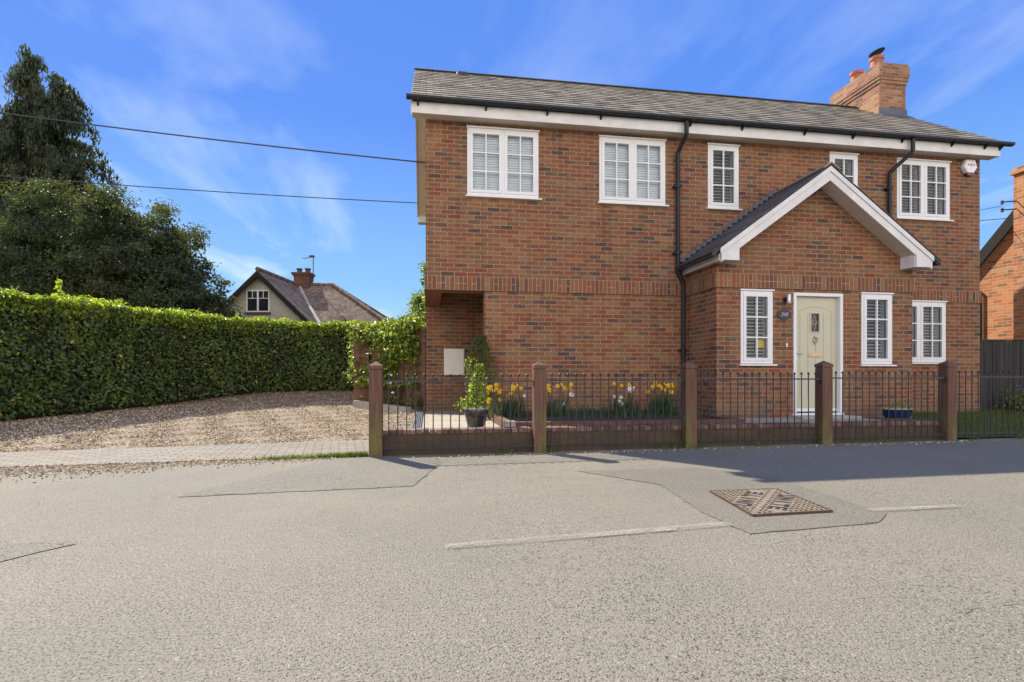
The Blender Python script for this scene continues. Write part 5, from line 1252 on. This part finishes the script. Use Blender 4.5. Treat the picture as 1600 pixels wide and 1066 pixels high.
for k in range(2600):
    z = random.random(); rr = .20*(.5+1.0*math.sin(math.pi*min(1, z*1.05))); a = random.uniform(0, 6.28); r_ = rr*math.sqrt(random.random()); C.append((.88+r_*math.cos(a), 8.95+.6*r_*math.sin(a), .35+1.25*z))
C = np.array(C); obj('foliage', leaf_mesh('feather', C, RNG.normal(size=C.shape), RNG.uniform(.05, .09, len(C)), M_hedge, .12, .05, RNG.random(len(C))*.7, .3), fn)
mb = MB(); mb.tube([(.9, 8.95, .2), (.89, 8.95, 1.5)], .012, 5); mb.build('stem', M_bark, fn)
bp = empty('blue_planter', (7.62, 7.9, .235), 'wide low blue glazed planter below the right porch window', 'planter')
mb = MB(); n0 = 0; mb.lathe((0, 0, 0), [(.17, 0), (.20, .05), (.215, .14), (.20, .15), (.19, .12)], 28); mb.v = [(7.62+x*1.15, 7.75+y*.75, .236+z) for x, y, z in mb.v]; mb.build('bowl', M_blue, bp, smooth=True)
mb = MB(); mb.lathe((0, 0, 0), [(.213, 0), (.222, .004), (.222, .016), (.205, .02), (.195, 0)], 28); mb.v = [(7.62+x*1.15, 7.75+y*.75, .376+z) for x, y, z in mb.v]; mb.build('rim', M_potrim, bp, smooth=True)
C = np.array([(7.62+random.gauss(0, .1), 7.75+random.gauss(0, .06), .40+abs(random.gauss(0, .05))) for _ in range(160)]); obj('foliage', leaf_mesh('bl', C, RNG.normal(size=C.shape)+[0, 0, .4], RNG.uniform(.02, .045, len(C)), M_hedge, .5), bp)
# shrub by the boarded fence at the far right
sb = empty('flowering_shrub', (12.0, 9.2, .25), 'low shrub with small violet flowers against the dark boarded fence', 'shrub')
C = np.array([(12.0+random.gauss(0, .22), 9.2+random.gauss(0, .12), .28+abs(random.gauss(0, .16))) for _ in range(1100)]); obj('foliage', leaf_mesh('vs', C, RNG.normal(size=C.shape)+[0, 0, .4], RNG.uniform(.03, .06, len(C)), M_hedge, .5), sb)
C = np.array([(11.98+random.gauss(0, .1), 9.1, .72+random.gauss(0, .05)) for _ in range(50)]); obj('flowers', leaf_mesh('vf', C, RNG.normal(size=C.shape), RNG.uniform(.03, .05, len(C)), plain('violet_petal', (.12, .10, .45), .6, .1, 20), .7), sb)
# little plants in the narrow kerb bed
kb = empty('bed_plants', (-.35, 11.3, .25), 'small green plants with pale flowers in the narrow kerbed bed', 'plants')
C = []
for (x, y, n_, h) in ((-.25, 11.55, 160, .22), (-.7, 12.0, 220, .45), (-1.1, 12.5, 150, .3)):
    for k in range(n_): C.append((x+random.gauss(0, .1), y+random.gauss(0, .06)-.1, .32+abs(random.gauss(0, h*.5))))
C = np.array(C); obj('foliage', leaf_mesh('kp', C, RNG.normal(size=C.shape)+[0, 0, .5], RNG.uniform(.03, .08, len(C)), M_hedge, .4), kb)
mb = MB()
for (x, y, z) in ((-.78, 11.85, .95), (-.79, 11.85, .78), (-.74, 11.86, .57)): mb.lathe((x, y, z), [(.01, -.025), (.035, -.01), (.04, .01), (.015, .03)], 10)
mb.build('pale_flowers', M_daffw, kb)

# ------------------------------------------------------------------ access cover in the road
cv = empty('access_cover', (2.35, 3.48, .02), 'worn steel double triangular access cover set in the road', 'manhole cover')
CA, CB, CC, CD = Vector((2.14, 3.85)), Vector((2.69, 3.83)), Vector((2.61, 3.14)), Vector((2.03, 3.13))
def bil(u, v): return (CD*(1-u)+CC*u)*(1-v)+(CA*(1-u)+CB*u)*v      # u right, v away
def cp(u, v, z): q = bil(u, v); return (q.x, q.y, rz(q.x)+z)
mb = MB(); mb.poly([cp(0, 0, .0095), cp(1, 0, .0095), cp(1, 1, .0095), cp(0, 1, .0095)]); mb.build('pit_base', M_hole, cv)
mb = MB(); fw = .022
for (a, b, c, d) in ((0, 1, 0, fw), (0, 1, 1-fw, 1), (0, fw, fw, 1-fw), (1-fw, 1, fw, 1-fw)):
    mb.hexa([cp(a, c, .005), cp(b, c, .005), cp(b, d, .005), cp(a, d, .005), cp(a, c, .0175), cp(b, c, .0175), cp(b, d, .0175), cp(a, d, .0175)])
mb.build('frame', plain('rusty_frame', (.10, .06, .045), .6, .3, 30, metal=.3), cv)
z1 = .0165; W_, L2 = .57, .71
def lines(tot, bar, hole):
    o = [fw]; x = fw+bar/tot
    k = 0
    while x < 1-fw-.5*bar/tot:
        o.append(x); x += (hole if k % 2 == 0 else bar)/tot; k += 1
    if len(o) % 2: o.pop()
    o.append(1-fw); return o
us, vs = lines(W_, .011, .026), lines(L2, .011, .036)
NU, NV = len(us)-1, len(vs)-1
mb = MB()
def solid(i, j):
    if i < 0 or j < 0 or i >= NU or j >= NV: return True
    u, v = (us[i]+us[i+1])/2, (vs[j]+vs[j+1])/2
    if abs(u-v) < .022: return True
    if .13 < abs(u-v) < .40 and .17 < (u+v)/2 < .83: return True     # solid band for the lettering
    return not (i % 2 == 1 and j % 2 == 1)
for i in range(NU):
    for j in range(NV):
        if solid(i, j):
            a, b, c, d = us[i], us[i+1], vs[j], vs[j+1]
            mb.quad(cp(a, c, z1), cp(b, c, z1), cp(b, d, z1), cp(a, d, z1))
            for (di, dj, e0, e1) in ((-1, 0, (a, d), (a, c)), (1, 0, (b, c), (b, d)), (0, -1, (a, c), (b, c)), (0, 1, (b, d), (a, d))):
                if not solid(i+di, j+dj): mb.quad(cp(e0[0], e0[1], .0096), cp(e1[0], e1[1], .0096), cp(e1[0], e1[1], z1), cp(e0[0], e0[1], z1))
mb.build('lattice_plate', M_cast, cv)
GL = {'U': [((0, 0), (.3, 0), (.3, 1), (0, 1)), ((.7, 0), (1, 0), (1, 1), (.7, 1)), ((.3, 0), (.7, 0), (.7, .25), (.3, .25))],
      'N': [((0, 0), (.27, 0), (.27, 1), (0, 1)), ((.73, 0), (1, 0), (1, 1), (.73, 1)), ((.27, 1), (.27, .62), (.73, 0), (.73, .38))],
      'I': [((.3, 0), (.7, 0), (.7, 1), (.3, 1))],
      'T': [((.35, 0), (.65, 0), (.65, .74), (.35, .74)), ((0, .74), (1, .74), (1, 1), (0, 1))],
      'E': [((0, 0), (.3, 0), (.3, 1), (0, 1)), ((.3, 0), (1, 0), (1, .22), (.3, .22)), ((.3, .39), (.9, .39), (.9, .61), (.3, .61)), ((.3, .78), (1, .78), (1, 1), (.3, 1))]}
dg_ = (CB-CD).normalized(); nd = Vector((-dg_.y, dg_.x)); mid = (CB+CD)/2
for s_ in (1, -1):
    mb = MB()
    for k, ch_ in enumerate('UNITE'):
        for st_ in GL[ch_]:
            q = [mid+nd*s_*(.052+.112*y)+dg_*s_*(-.26+.106*k+.088*x) for x, y in st_]; mb.poly([(p.x, p.y, rz(p.x)+z1+.0012) for p in q])
    mb.build('lettering', M_hole, cv)
